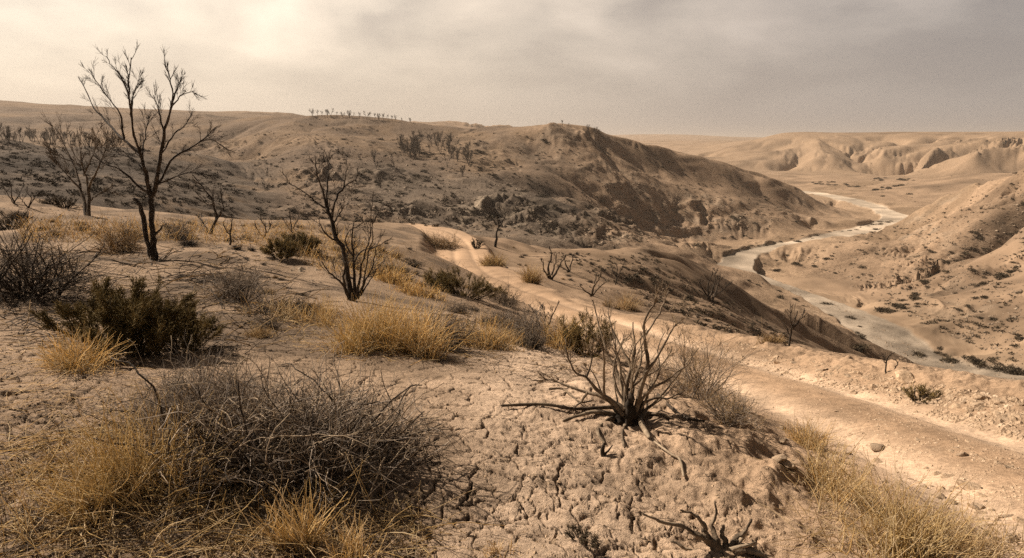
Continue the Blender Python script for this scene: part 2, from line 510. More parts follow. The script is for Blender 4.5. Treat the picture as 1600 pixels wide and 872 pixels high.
# ledges: thin level beds that stand out here and there
zl = zb[hs] + dz
for per, amp, seed in ((5.0, 1.1, 201), (2.1, .6, 202)):
    ph = zl / per + .35 * fbm(hx, hy, 70, 3, seed)
    fr = ph - np.floor(ph)
    on = sstep(.0, .45, fbm(hx, hy, 55, 3, seed + 5)) * sstep(1.3, 3, per / (hr * .0035)) * sstep(.06, .2, np.hypot(gx[hs], gy[hs])) * (hr < 900)
    dz += (amp * on * (sstep(0, .75, fr) - fr)).astype(np.float32) * rough
# little scarps (hollows cut in the spur's nose and along the wadi)
Z[hs] = zb[hs] + dz

# ---- dry river bed
RL = smooth_line(RIVER, 120)
rs = rows(110, 1000)
dr, sg, tt = dist_line(RL, GX[rs], GY[rs])
wob = fbm(GX[rs], GY[rs], 26, 2, 301) * 1.5 + fbm(GX[rs], GY[rs], 7, 2, 305) * .9
dr = dr + wob
W = 5.3 + 1.5 * np.sin(tt * .31) + 3.6 * sstep(46, 30, tt) + 2.0 * sstep(80, 95, tt)
zr = np.interp(tt.ravel(), np.arange(len(RL)), RL[:, 2]).reshape(tt.shape)
bank = sstep(W + 5.5 + 5 * sstep(-.3, .4, fbm(GX[rs], GY[rs], 40, 2, 309)), W, dr)
bed = sstep(W + .9, W - .3, dr)
zb_ = Z[rs]
flat = zr + 1.5 + np.maximum(dr - W, 0) * .05
zv = zb_ * (1 - bank) + np.minimum(zb_, flat) * bank
bedz = zr - .35 + .16 * fbm(GX[rs], GY[rs], 9, 3, 311) + .25 * sstep(.2, .5, fbm(GX[rs], GY[rs], 22, 2, 315))
Z[rs] = zv * (1 - bed) + bedz * bed
BED = np.zeros((NR, NC), np.float32)
BED[rs] = bed
NEARW = np.zeros((NR, NC), np.float32)
NEARW[rs] = sstep(W + 30, W + 3, dr)

# ---- near ground
ns = rows(0, 130)
nx, ny, nrr = GX[ns], GY[ns], rcol[ns]
ntd = tdeg[ns]
dz = np.zeros(nx.shape, np.float32)
for lam, k, seed in ((14, .045, 401), (6, .045, 402), (2.6, .05, 403), (1.1, .06, 404), (.5, .04, 405), (.22, .03, 406), (.1, .03, 407), (.045, .045, 408), (.02, .07, 409)):
    lod = sstep(1.6, 4.5, lam / (nrr * .0048)) * sstep(1.0, .3, lam / np.maximum(nrr, 2.5))
    mod = .4 + 1.3 * sstep(-.3, .5, fbm(nx, ny, lam * 4, 2, seed + 9))
    damp = .22 + .78 * sstep(7, 15, nrr) if lam > 2 else (.6 + .4 * sstep(7, 15, nrr) if lam > .8 else 1)
    dz += (perlin(nx / lam, ny / lam, seed) * lam * k * lod * mod * damp).astype(np.float32)
# runnels down the dark flank
fl = sstep(6, 13, ntd) * sstep(18, 40, nrr)
for lam, k, seed in ((16, .30, 451), (7, .34, 452), (3, .28, 453), (1.4, .2, 454)):
    lod = sstep(1.6, 4.5, lam / (nrr * .004))
    dz += (gullies(nx + fbm(nx, ny, lam, 2, seed + 3) * lam * .25, ny, gx[ns], gy[ns], lam, seed) * lam * k * np.minimum(np.hypot(gx[ns], gy[ns]), .5) * lod * fl * (.3 + sstep(-.3, .3, fbm(nx, ny, lam * 3, 2, seed + 6)))).astype(np.float32)
# dirt track
RDL = smooth_line(ROAD, 140)
dro, sgo, tto = dist_line(RDL, nx, ny)
dwob = dro + (fbm(nx, ny, 1.6, 3, 501) * .16 + fbm(nx, ny, 5, 2, 505) * .2) * sstep(0.5, 1.0, dro)
# width of the track grows where it is far (it opens into a fan at the bend)
Wr = 1.25 + .9 * sstep(22, 50, nrr)
onr = sstep(Wr + .55 + .9 * sstep(25, 50, nrr), Wr - .25, dwob)
zr_ = np.interp(tto.ravel(), np.arange(len(RDL)), RDL[:, 2]).reshape(tto.shape)
lat = dro * sgo
ruts = -.075 * np.exp(-((np.abs(lat) - .72) / .24) ** 2) + .03 * np.exp(-(lat / .35) ** 2)
berm = .12 * np.exp(-((-lat - (Wr + .75)) / .34) ** 2) * (.65 + .5 * fbm(nx, ny, .9, 3, 511)) * (sgo < 0)
gravel = (.012 + .055 * sstep(Wr - .1, Wr + .6, dwob)) * (fbm(nx, ny, .3, 4, 515)) * sstep(2, 5, .3 / (nrr * .0042))
ze = zb[ns] + dz * (.2 + .8 * sstep(1, 9, dro))
Zn = ze * (1 - onr) + (zr_ + ruts + dz * .18) * onr
Zn = Zn + berm * (nrr < 75) * sstep(70, 40, nrr) + gravel * sstep(Wr + 3.0, Wr + .6, dwob)
ROADM = np.zeros((NR, NC), np.float32)
ROADM[ns] = onr
VERGE = np.zeros((NR, NC), np.float32)
VERGE[ns] = sstep(Wr + 2.2, Wr + .2, dwob) * (1 - onr)
RUT = np.zeros((NR, NC), np.float32)
RUT[ns] = onr * np.exp(-((np.abs(lat) - .72) / .34) ** 2)
Z[ns] = Zn
# cracked clay underfoot
ks = rows(1.9, 15)
kx, ky, kr = GX[ks], GY[ks], rcol[ks]
ktd = tdeg[ks]
wx = kx + fbm(kx, ky, .5, 3, 601) * .085 + fbm(kx, ky, .09, 3, 607) * .022
wy = ky + fbm(kx, ky, .5, 3, 611) * .085 + fbm(kx, ky, .09, 3, 617) * .022
clay = (1 - ROADM[ks]) * sstep(14, 7, kr)
clay *= sstep(1.1, .0, VERGE[ks])
left = sstep(-4, -14, ktd + 6 * fbm(kx, ky, 1.5, 2, 621))
H = np.zeros(kx.shape, np.float32)
CR = np.zeros((NR, NC), np.float32)
cr = np.zeros(kx.shape, np.float32)
for cell, dep, wid, seed, thr in ((.21, .024, .0034, 631, -.20), (.10, .014, .0026, 641, -.12), (.045, .005, .0018, 651, .0)):
    f1, f2, cid = voronoi(wx / cell, wy / cell, seed)
    e = (f2 - f1) * cell * .5
    lod = sstep(1.0, 2.6, cell * .3 / (kr * .0042))
    m = sstep(thr - .12, thr + .12, fbm(kx, ky, cell * 4.5, 2, seed + 5))
    m = np.maximum(m, .55) if cell > .2 else m
    ww = wid * (.45 + .7 * m) * np.maximum(1, kr * .25)
    c_ = np.exp(-(e / ww) ** 2) * m
    H += (-dep * c_ + (cid - .5) * dep * .30 * m * sstep(0, .012, e) - dep * .04 * np.exp(-(e / (cell * .13)) ** 2) * m) * lod
    cr = np.maximum(cr, c_ * lod)
# clods and flakes: plates lifted at one edge on the rough left ground
for cell, dep, seed in ((.13, .020, 661), (.06, .011, 671)):
    f1, f2, cid = voronoi(wx / cell * .75, wy / cell * 1.2, seed)
    lod = sstep(1.0, 2.6, cell * .3 / (kr * .0042))
    m = sstep(-.2, .35, fbm(kx, ky, cell * 5, 2, seed + 4)) * (.12 + .88 * left)
    H += (dep * (1 - np.minimum(f1, 1) ** 2 - .5) * m + (cid - .5) * dep * .5 * m) * lod
# pock marks
for cell, dep, seed in ((.34, .012, 681), (.12, .010, 691)):
    f1, f2, cid = voronoi(kx / cell, ky / cell, seed)
    rad = .10 + .10 * cid
    lod = sstep(1.0, 2.6, cell * .3 / (kr * .0042))
    H -= dep * sstep(rad, rad * .35, f1 + .1 * perlin(kx / cell * 4, ky / cell * 4, seed)) * (cid > .62) * lod
Z[ks] = Z[ks] + H * clay
CR[ks] = cr * clay
CLAY = np.zeros((NR, NC), np.float32)
CLAY[ks] = clay
GZ = Z


def ground(x, y):
    """height of the finished ground at (x, y)"""
    a = math.atan2(x, y)
    b = math.log(max(math.hypot(x, y), .31))
    j = min(max(int(np.searchsorted(th, a)) - 1, 0), NC - 2)
    i = min(max(int(np.searchsorted(lr, b)) - 1, 0), NR - 2)
    tj = (a - th[j]) / (th[j + 1] - th[j])
    ti = (b - lr[i]) / (lr[i + 1] - lr[i])
    return float((GZ[i, j] * (1 - tj) + GZ[i, j + 1] * tj) * (1 - ti) + (GZ[i + 1, j] * (1 - tj) + GZ[i + 1, j + 1] * tj) * ti)


def hit(u, v, rmin=1.2):
    """the place on the ground seen at photograph pixel (u, v)"""
    dx, dy, dz_ = pdir(u, v)
    h = math.hypot(dx, dy)
    a = math.atan2(dx, dy)
    j = min(max(int(np.searchsorted(th, a)) - 1, 0), NC - 2)
    tj = (a - th[j]) / (th[j + 1] - th[j])
    col = GZ[:, j] * (1 - tj) + GZ[:, j + 1] * tj
    ray = EYE + rr * dz_ / h
    k = np.nonzero((col >= ray) & (rr >= rmin))[0]
    if not len(k):
        return None
    i = k[0]
    if i:
        d0, d1 = ray[i - 1] - col[i - 1], ray[i] - col[i]
        t = d0 / (d0 - d1) if d0 != d1 else 0
        r_ = rr[i - 1] + (rr[i] - rr[i - 1]) * t
    else:
        r_ = rr[i]
    return (r_ * dx / h, r_ * dy / h, EYE + r_ * dz_ / h)


# ---- colours of the soil, with shade painted into the cracks
def blend(a, b, m):
    return a + (np.asarray(b, np.float32) - a) * m[..., None]


ALB = np.zeros((NR, NC, 3), np.float32)
ALB[:] = (.325, .235, .158)
big = np.zeros((NR, NC), np.float32)
fine = np.zeros((NR, NC), np.float32)
for lam, sd in ((300, 701), (90, 702), (28, 703), (9, 704), (3, 705), (1, 706), (.3, 707)):
    lod = sstep(1.5, 4.5, lam / (rcol * .005)) * sstep(2.5, .8, lam / np.maximum(rcol, 2))
    v_ = (perlin(GX / lam, GY / lam, sd) * lod).astype(np.float32)
    if lam > 20:
        big += v_
    fine += v_ * .6
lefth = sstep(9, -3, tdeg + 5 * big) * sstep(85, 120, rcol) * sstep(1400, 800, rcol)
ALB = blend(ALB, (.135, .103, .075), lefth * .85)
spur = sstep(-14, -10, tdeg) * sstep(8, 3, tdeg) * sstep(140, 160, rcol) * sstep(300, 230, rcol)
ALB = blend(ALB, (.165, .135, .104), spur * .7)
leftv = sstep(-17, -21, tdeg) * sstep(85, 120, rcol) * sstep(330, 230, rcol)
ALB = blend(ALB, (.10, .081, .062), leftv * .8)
farm = sstep(900, 1050, rcol) * sstep(12, 18, tdeg)
ALB = blend(ALB, (.29, .212, .142), farm * .85)
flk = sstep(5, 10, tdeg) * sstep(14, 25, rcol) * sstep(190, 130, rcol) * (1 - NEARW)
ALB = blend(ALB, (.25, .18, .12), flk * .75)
ALB = blend(ALB, (.36, .265, .175), NEARW * .5 * (rcol > 130))
nearl = sstep(2, -10, tdeg + 8 * fine) * sstep(90, 60, rcol)
ALB = blend(ALB, (.31, .235, .165), nearl * .6)
ALB = blend(ALB, (.50, .385, .28), CLAY * sstep(-12, 2, tdeg + 6 * fine) * .9)
ALB = blend(ALB, (.42, .30, .198), VERGE * .75)
ALB = blend(ALB, (.36, .25, .16), ROADM * .85 * (1 - .5 * sstep(58, 72, rcol)))
ALB = blend(ALB, (.55, .42, .30), RUT * .9 * (1 - .9 * sstep(14, 32, rcol)))
ALB = blend(ALB, np.array((.39, .33, .255), np.float32) * (1 + .25 * fine)[..., None], BED)
qc_ = np.zeros((NR, NC), np.float32)
qc_[hs] = np.clip(crag, 0, 1) * sstep(-.2, .5, fbm(hx, hy, 7, 3, 251))
ALB = blend(ALB, (.27, .225, .17), qc_ * .55)
# foot tracks worn into the spur
for tr_ in ([(818, 292, 232), (800, 308, 222), (778, 321, 212), (763, 328, 205), (745, 331, 200)], [(852, 342, 206), (822, 354, 196), (794, 362, 188)], [(760, 318, 215), (735, 335, 196), (700, 352, 178)]):
    dt_ = dist_line(smooth_line(tr_, 16), GX[rs], GY[rs])[0]
    q_ = np.zeros((NR, NC), np.float32)
    q_[rs] = sstep(1.3, .4, dt_ + .5 * fbm(GX[rs], GY[rs], 6, 2, 777))
    ALB = blend(ALB, (.36, .30, .225), q_ * .6)
# thin patches of dead scrub and dark gravel
scr = sstep(.05, .75, fine + .5 * big) * (1 - BED) * (1 - ROADM)
ALB = blend(ALB, (.15, .108, .07), scr * .78 * sstep(4, 20, rcol) * (1 - .5 * farm))
ALB = blend(ALB, (.10, .066, .04), CR * .92)  # shade deep in the cracks, painted into the clay colour
ALB *= np.array((1.02, 1.0, .99), np.float32)
ALB *= (1 + .34 * fine + .14 * big)[..., None]
ALB = np.clip(ALB, .02, .8)

# burnt, ashy soil in patches on the plateau
ash = sstep(.02, .45, fbm(GX[ns], GY[ns], 2.6, 5, 741)) * sstep(0, -8, ntd + 6 * fbm(GX[ns], GY[ns], 3, 2, 745)) * sstep(3.6, 6.5, nrr) * sstep(85, 60, nrr)
q_ = np.zeros((NR, NC), np.float32)
q_[ns] = ash * (1 - ROADM[ns])
ALB = blend(ALB, (.135, .10, .07), q_ * .75)

# ---- split the sheet into the pieces of the setting
rb = np.interp(np.degrees(th), [-180, -40, -5, 2, 8, 12.5, 14, 16, 180], [85, 85, 95, 110, 135, 150, 165, 190, 190])[None, :]
ZONE = np.zeros((NR - 1, NC - 1), np.int8)
cav = lambda a: (a[:-1, :-1] + a[1:, :-1] + a[:-1, 1:] + a[1:, 1:]) / 4
rc, tc_ = cav(rcol), cav(tdeg)
ZONE[rc > np.interp(tc_, [-180, -40, -5, 2, 8, 12.5, 14, 16, 180], [85, 85, 95, 110, 135, 150, 160, 180, 180])] = 1
# right of the river is hillside, left of it the near slope
dR = np.full((NR, NC), 1.0)
dR[rs] = sg
sgc = dR[:-1, :-1]
right_side = (tc_ > 15) & (rc > 115) & (rc < 330)
ZONE[right_side & (sgc > 0) & (rc < 265)] = 0
ZONE[right_side & (sgc < 0)] = 1
ZONE[(rc < 115)] = np.where(ZONE[(rc < 115)] == 1, np.where(tc_[(rc < 115)] < 14, 1, 0), 0)
ZONE[cav(BED) > .5] = 2
ZONE[cav(ROADM) > .5] = 3


def soil_material(name, grain, bump, rough_=0.95):
    m = bpy.data.materials.new(name)
    m.use_nodes = True
    t = NT(m.node_tree)
    pos = t.n('ShaderNodeNewGeometry').outputs['Position']
    at = t.n('ShaderNodeAttribute', attribute_name='soil')
    a = t.noise(pos, grain, 6, .7)
    b = t.noise(pos, grain * 7, 4, .65)
    var = t.ramp(t.math('ADD', t.math('MULTIPLY', a, .6), t.math('MULTIPLY', b, .4)),
                 [(.30, (.42, .40, .38)), (.45, (.86, .85, .84)), (.54, (1.08, 1.08, 1.08)), (.70, (1.5, 1.47, 1.43))])
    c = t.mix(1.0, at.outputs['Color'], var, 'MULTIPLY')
    bs = t.n('ShaderNodeBsdfPrincipled', {'Base Color': c, 'Roughness': rough_, 'Specular IOR Level': 0.08})
    h = t.math('ADD', t.math('MULTIPLY', a, .65), t.math('MULTIPLY', b, .35))
    bp = t.n('ShaderNodeBump', {'Strength': bump[0], 'Distance': bump[1], 'Height': h})
    t.put(bs.inputs['Normal'], bp.outputs[0])
    t.n('ShaderNodeOutputMaterial', {0: bs})
    return m


M_ground = soil_material('dry_clay', 22, (1.0, .03))
M_hill = soil_material('hill_soil', .9, (.8, .5))
M_bed = soil_material('river_gravel', 2.0, (.6, .2))
M_road = soil_material('road_dust', 20, (.8, .025))


def mesh_raw(name, V, faces, nper, mat=None, smooth=True):
    me = bpy.data.meshes.new(name)
    me.vertices.add(len(V))
    me.vertices.foreach_set('co', np.ascontiguousarray(V, np.float32).ravel())
    nf = len(faces)
    me.loops.add(nf * nper)
    me.loops.foreach_set('vertex_index', np.ascontiguousarray(faces, np.int32).ravel())
    me.polygons.add(nf)
    me.polygons.foreach_set('loop_start', np.arange(0, nf * nper, nper, dtype=np.int32))
    me.polygons.foreach_set('loop_total', np.full(nf, nper, np.int32))
    me.polygons.foreach_set('use_smooth', np.full(nf, smooth, bool))
    if mat:
        me.materials.append(mat)
    me.update()
    me.validate()
    return me


idx = np.arange(NR * NC, dtype=np.int64).reshape(NR, NC)
q = np.stack([idx[:-1, :-1], idx[:-1, 1:], idx[1:, 1:], idx[1:, :-1]], -1)[..., ::-1]
Vall = np.stack([GX, GY, GZ], -1).reshape(-1, 3)
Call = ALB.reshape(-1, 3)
for z_, nm, mt in ((0, 'ground', M_ground), (1, 'hills', M_hill), (2, 'riverbed', M_bed), (3, 'dirt_road', M_road)):
    f = q[ZONE == z_]
    used = np.unique(f)
    remap = np.full(NR * NC, -1, np.int64)
    remap[used] = np.arange(len(used))
    V_ = Vall[used]
    F_ = remap[f]
    if z_ == 0:                                   # close the sheet under the photographer's feet
        ring = remap[idx[0]]
        V_ = np.vstack([V_, [[0, 0, float(GZ[0].mean())]]])
        cidx = len(V_) - 1
        extra = np.stack([ring[:-1:2], ring[1::2][:len(ring[:-1:2])], np.append(ring[2::2], ring[-1])[:len(ring[:-1:2])], np.full(len(ring[:-1:2]), cidx)], -1)[:, ::-1]
        F_ = np.vstack([F_, extra])
    me = mesh_raw(nm, V_, F_, 4, mt)
    ca = me.color_attributes.new('soil', 'FLOAT_COLOR', 'POINT')
    cc = np.ones((len(V_), 4), np.float32)
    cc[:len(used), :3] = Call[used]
    if z_ == 0:
        cc[-1, :3] = (.4, .28, .17)
    ca.data.foreach_set('color', cc.ravel())
    o = bpy.data.objects.new(nm, me)
    COL.objects.link(o)
    o['kind'] = 'structure'

# ------------------------------------------------------------------ things, tubes, plants
def thing(name, label, cat, loc=(0, 0, 0), group=None):
    o = bpy.data.objects.new(name, None)
    o.empty_display_size = 0.2
    COL.objects.link(o)
    o.location = loc
    tag(o, label, cat, group)
    return o


def tag(o, label=None, cat=None, group=None, kind=None):
    if label:
        o['label'] = label
    if cat:
        o['category'] = cat
    if group:
        o['group'] = group
    if kind:
        o['kind'] = kind
    return o


def link(name, me, parent=None, loc=None):
    o = bpy.data.objects.new(name, me)
    COL.objects.link(o)
    if parent:
        o.parent = parent
    if loc is not None:
        o.location = loc
    return o


def tube_arrays(polys, sides):
    """polys: list of (points (N,3), radii (N,)). Returns verts, quads"""
    groups = {}
    for p_, r_ in polys:
        groups.setdefault(len(p_), []).append((p_, r_))
    VV, FF = [], []
    off = 0
    ang = np.arange(sides) * 2 * math.pi / sides
    for n, lst in groups.items():
        P_ = np.array([a for a, _ in lst], float)
        Rr = np.array([b for _, b in lst], float)
        B = len(lst)
        T = np.gradient(P_, axis=1)
        T /= np.linalg.norm(T, axis=2, keepdims=True) + 1e-9
        mean = T.mean(1)
        ref = np.where(np.abs(mean[:, 2:3]) < .75, np.array([[0, 0, 1.]]), np.array([[1., 0.13, 0]]))
        n1 = np.cross(T, ref[:, None, :])
        n1 /= np.linalg.norm(n1, axis=2, keepdims=True) + 1e-9
        n2 = np.cross(T, n1)
        ph = rng.random(B)[:, None] * 6.28 + ang[None]
        c_, s_ = np.cos(ph), np.sin(ph)
        V = P_[:, :, None, :] + Rr[:, :, None, None] * (c_[:, None, :, None] * n1[:, :, None, :] + s_[:, None, :, None] * n2[:, :, None, :])
        VV.append(V.reshape(-1, 3))
        b = np.arange(B)[:, None, None] * (n * sides)
        i = np.arange(n - 1)[None, :, None] * sides
        k = np.arange(sides)[None, None, :]
        k2 = (k + 1) % sides
        q_ = np.stack([b + i + k, b + i + k2, b + i + sides + k2, b + i + sides + k], -1) + off
        FF.append(q_.reshape(-1, 4))
        off += B * n * sides
    return np.vstack(VV), np.vstack(FF)


def tube_obj(name, polys, mat, parent=None, sides=4, origin=(0, 0, 0), smooth=True):
    V, Fq = tube_arrays(polys, sides)
    me = mesh_raw(name, V - np.asarray(origin), Fq, 4, mat, smooth)
    return link(name, me, parent)


def gnarl_obj(name, polys, mat, parent, origin, sides=11, ridge=.34, twist=.22):
    """sticks with a ridged, twisted, split cross-section"""
    VV, FF, off = [], [], 0
    for p_, r_ in polys:
        n = max(14, len(p_) * 2)
        p_ = bend(p_, n)
        r_ = np.interp(np.linspace(0, 1, n), np.linspace(0, 1, len(r_)), r_)
        T = np.gradient(p_, axis=0)
        T /= np.linalg.norm(T, axis=1, keepdims=True) + 1e-9
        ref = np.array([0, 0, 1.]) if abs(T.mean(0)[2]) < .75 else np.array([1., .13, 0])
        n1 = np.cross(T, ref)
        n1 /= np.linalg.norm(n1, axis=1, keepdims=True) + 1e-9
        n2 = np.cross(T, n1)
        a = np.arange(sides) * 2 * math.pi / sides
        ph = rng.random() * 6
        i = np.arange(n)[:, None]
        prof = 1 + ridge * (np.sin(3 * a[None] + ph + twist * i) * .5 + np.sin(5 * a[None] - ph * 2 + twist * 1.7 * i) * .45) + .10 * rng.normal(0, 1, (n, sides))
        rad = r_[:, None] * np.clip(prof, .35, 1.8)
        V = p_[:, None] + rad[..., None] * (np.cos(a)[None, :, None] * n1[:, None] + .8 * np.sin(a)[None, :, None] * n2[:, None])
        k = np.arange(sides)[None]
        ii = (np.arange(n - 1) * sides)[:, None]
        k2 = (k + 1) % sides
        FF.append(np.stack([ii + k, ii + k2, ii + sides + k2, ii + sides + k], -1).reshape(-1, 4) + off)
        VV.append(V.reshape(-1, 3))
        off += n * sides
    return link(name, mesh_raw(name, np.vstack(VV) - np.asarray(origin), np.vstack(FF), 4, mat, True), parent)


def unit(v):
    v = np.asarray(v, float)
    return v / (np.linalg.norm(v) + 1e-9)


def bend(pts, n):
    """smooth curve through points, resampled to n"""
    p_ = np.asarray(pts, float)
    t = np.arange(len(p_), dtype=float)
    tf = np.linspace(0, len(p_) - 1, n)
    return sum(p_[i_] * w_[:, None] for i_, w_ in upm(t, tf))


def crook(p, d, L, n, wob, up=0.0, taper_r=(.01, .004), rs=rng):
    """a crooked stick from p along d"""
    d = unit(d)
    out = [np.asarray(p, float)]
    st = L / (n - 1)
    for _ in range(n - 1):
        d = unit(d + rs.normal(0, wob, 3) + np.array([0, 0, up]))
        out.append(out[-1] + d * st)
    return np.array(out), np.linspace(taper_r[0], taper_r[1], n), d


def sprout(base, L, r, out, level, spread=.55, up=.06, wob=.16, kids=(3, 6), shrink=.55, rmin=.002, t0=.25):
    """side branches on a stick, and branches on those"""
    pts, rad = base
    n = len(pts)
    for _ in range(rng.integers(kids[0], kids[1] + 1)):
        t = t0 + (1 - t0) * rng.random() ** .8
        k = min(int(t * (n - 1)), n - 2)
        p = pts[k] + (pts[k + 1] - pts[k]) * rng.random()
        ax = unit(pts[k + 1] - pts[k])
        side = unit(np.cross(ax, rng.normal(0, 1, 3)))
        d = unit(ax + side * spread * (.6 + .9 * rng.random()))
        l = L * shrink * (.5 + .8 * rng.random()) * (1.15 - .5 * t)
        r0 = max(min(r * .62, rad[k] * .75), rmin)
        m = 6 if level > 0 else 5
        a, b, _ = crook(p, d, l, m, wob, up, (r0, max(r0 * .35, rmin * .7)))
        out.append((a, b))
        if level > 0:
            sprout((a, b), l, r0, out, level - 1, spread, up, wob, kids, shrink, rmin, .2)


# ---- materials of plants, wood and stone
def plain_mat(name, cols, scale=8, rough=.85, bump=None, stretch=None, glow=0):
    m = bpy.data.materials.new(name)
    m.use_nodes = True
    t = NT(m.node_tree)
    pos = t.n('ShaderNodeTexCoord').outputs['Object']
    if stretch:
        pos = t.n('ShaderNodeMapping', {0: pos, 3: stretch}).outputs[0]
    a = t.noise(pos, scale, 4, .65)
    k = len(cols)
    c = t.ramp(a, [(.32 + .36 * i / max(k - 1, 1), cc) for i, cc in enumerate(cols)])
    rnd = t.n('ShaderNodeObjectInfo').outputs['Random']
    c = t.mix(1.0, c, t.ramp(rnd, [(0, (.8, .8, .8)), (1, (1.18, 1.16, 1.12))]), 'MULTIPLY')
    bs = t.n('ShaderNodeBsdfPrincipled', {'Base Color': c, 'Roughness': rough, 'Specular IOR Level': .15})
    if bump:
        bp = t.n('ShaderNodeBump', {'Strength': bump[0], 'Distance': bump[1], 'Height': t.noise(pos, bump[2], 4, .6)})
        t.put(bs.inputs['Normal'], bp.outputs[0])
    if glow:                                  # thin blades let light through
        tr = t.n('ShaderNodeBsdfTranslucent', {'Color': c})
        bs = t.n('ShaderNodeMixShader', {0: glow, 1: bs, 2: tr})
    t.n('ShaderNodeOutputMaterial', {0: bs})
    return m


M_char = plain_mat('charred_bark', [(.018, .014, .011), (.045, .034, .025), (.11, .083, .058)], 6, .8, (.6, .02, 30))
M_bark = plain_mat('dead_bark', [(.045, .034, .025), (.10, .076, .053), (.22, .17, .115)], 5, .85, (.6, .02, 25))
M_twig = plain_mat('dry_twig', [(.055, .042, .031), (.12, .092, .066), (.25, .195, .14)], 9)
M_grey = plain_mat('grey_twig', [(.13, .108, .09), (.28, .235, .195), (.46, .39, .315)], 11)
M_dark = plain_mat('dark_twig', [(.02, .016, .012), (.05, .038, .028), (.10, .076, .053)], 9)
M_stem = plain_mat('weathered_stem', [(.06, .045, .032), (.20, .152, .105), (.38, .30, .21)], 9, .8, (.6, .01, 40))
M_pale = plain_mat('bleached_wood', [(.17, .13, .09), (.34, .265, .185), (.52, .42, .30)], 7, .8, (.5, .01, 40))
M_gold = plain_mat('gold_grass', [(.58, .41, .185), (.80, .61, .31), (.88, .72, .44)], 14, glow=.45)
M_straw = plain_mat('pale_straw', [(.56, .41, .23), (.76, .60, .37), (.86, .72, .50)], 10, glow=.35)
M_dull = plain_mat('dull_grass', [(.26, .175, .085), (.42, .295, .15), (.56, .41, .23)], 14, glow=.35)
M_olive = plain_mat('olive_sprigs', [(.13, .098, .042), (.25, .19, .082), (.40, .30, .14)], 7, glow=.4)
M_brush = plain_mat('far_brush', [(.035, .028, .018), (.075, .058, .036), (.14, .108, .066)], .6)
M_fartree = plain_mat('far_bare_wood', [(.05, .04, .032), (.09, .072, .056), (.13, .105, .08)], 3)
M_stone = plain_mat('limestone', [(.27, .19, .125), (.44, .325, .22), (.60, .47, .34)], 5, .9, (.7, .02, 18))


# ---- prototypes that are copied
def make_stone_mesh(name, seed, rough_=.28):
    import bmesh
    bm = bmesh.new()
    bmesh.ops.create_icosphere(bm, subdivisions=3, radius=1)
    rg = np.random.default_rng(seed)
    planes = [(unit(rg.normal(0, 1, 3)), .5 + .38 * rg.random()) for _ in range(15)]
    offs = rg.random(3) * 50
    for v in bm.verts:
        p = np.array(v.co)
        for nrm, d in planes:
            e = p @ nrm - d
            if e > 0:
                p = p - nrm * e * .97
        k = perlin(np.array([p[0] * 2 + offs[0]]), np.array([p[1] * 2 + p[2] * 1.7 + offs[1]]), seed)[0]
        p = p * (1 + rough_ * .5 * k)
        v.co = p * np.array([1.0, .8, .62])
    me = bpy.data.meshes.new(name)
    bm.to_mesh(me)
    bm.free()
    for p in me.polygons:
        p.use_smooth = False
    me.materials.append(M_stone)
    return me


def brush_arrays(seed, n_, leaf=.16, rg=None):
    """a mound of little leaf-sized faces and twigs, radius about 1, height about .8"""
    rg = np.random.default_rng(seed)
    lob = rg.normal(0, .38, (5, 2))
    hts = .45 + .4 * rg.random(5)
    k = rg.integers(0, 5, n_)
    d = rg.normal(0, 1, (n_, 3))
    d /= np.linalg.norm(d, axis=1, keepdims=True)
    d[:, 2] = np.abs(d[:, 2])
    rad = (rg.random(n_) ** .45)[:, None]
    c = np.column_stack([lob[k] * 1.0, np.zeros(n_)]) + d * rad * np.column_stack([np.full(n_, .6), np.full(n_, .6), hts[k]])
    a = rg.normal(0, 1, (n_, 3))
    a /= np.linalg.norm(a, axis=1, keepdims=True)
    a = a * .6 + d * .8
    b = np.cross(a, rg.normal(0, 1, (n_, 3)))
    b /= np.linalg.norm(b, axis=1, keepdims=True) + 1e-9
    s = leaf * (.5 + rg.random(n_))[:, None]
    V = np.stack([c - b * s * .35, c + b * s * .35, c + a * s * 1.2], 1).reshape(-1, 3)
    Fq = np.arange(n_ * 3).reshape(-1, 3)
    return V, Fq


DRYB = []
for i in range(4):
    rg_ = np.random.default_rng(880 + i)
    tw_ = []
    for k in range(170):
        a_, e_ = rg_.random() * 6.28, .15 + 1.2 * rg_.random()
        f_ = np.array([rg_.normal(0, .22), rg_.normal(0, .22), 0])
        p_, r_, _ = crook(f_, (math.cos(a_) * math.cos(e_), math.sin(a_) * math.cos(e_), math.sin(e_)), .4 + .6 * rg_.random(), 6, .22, -.02, (.016, .007), rg_)
        p_[:, 2] = np.abs(p_[:, 2])
        tw_.append((p_, r_))
    for k in range(420):
        q_ = tw_[int(rg_.integers(0, 170))][0]
        j_ = int(rg_.integers(2, 6))
        p_, r_, _ = crook(q_[j_], q_[j_] - q_[j_ - 1] + rg_.normal(0, .12, 3), .12 + .25 * rg_.random(), 4, .3, .02, (.010, .005), rg_)
        p_[:, 2] = np.abs(p_[:, 2])
        tw_.append((p_, r_))
    V_, F_ = tube_arrays(tw_, 3)
    DRYB.append(mesh_raw('dry_bush', V_, F_, 4, [M_twig, M_dull, M_dark, M_twig][i], True))

BRUSH = []
for i in range(5):
    V_, F_ = brush_arrays(900 + i, 420, .17)
    BRUSH.append(mesh_raw('desert_shrub', V_, F_, 3, M_brush, False))


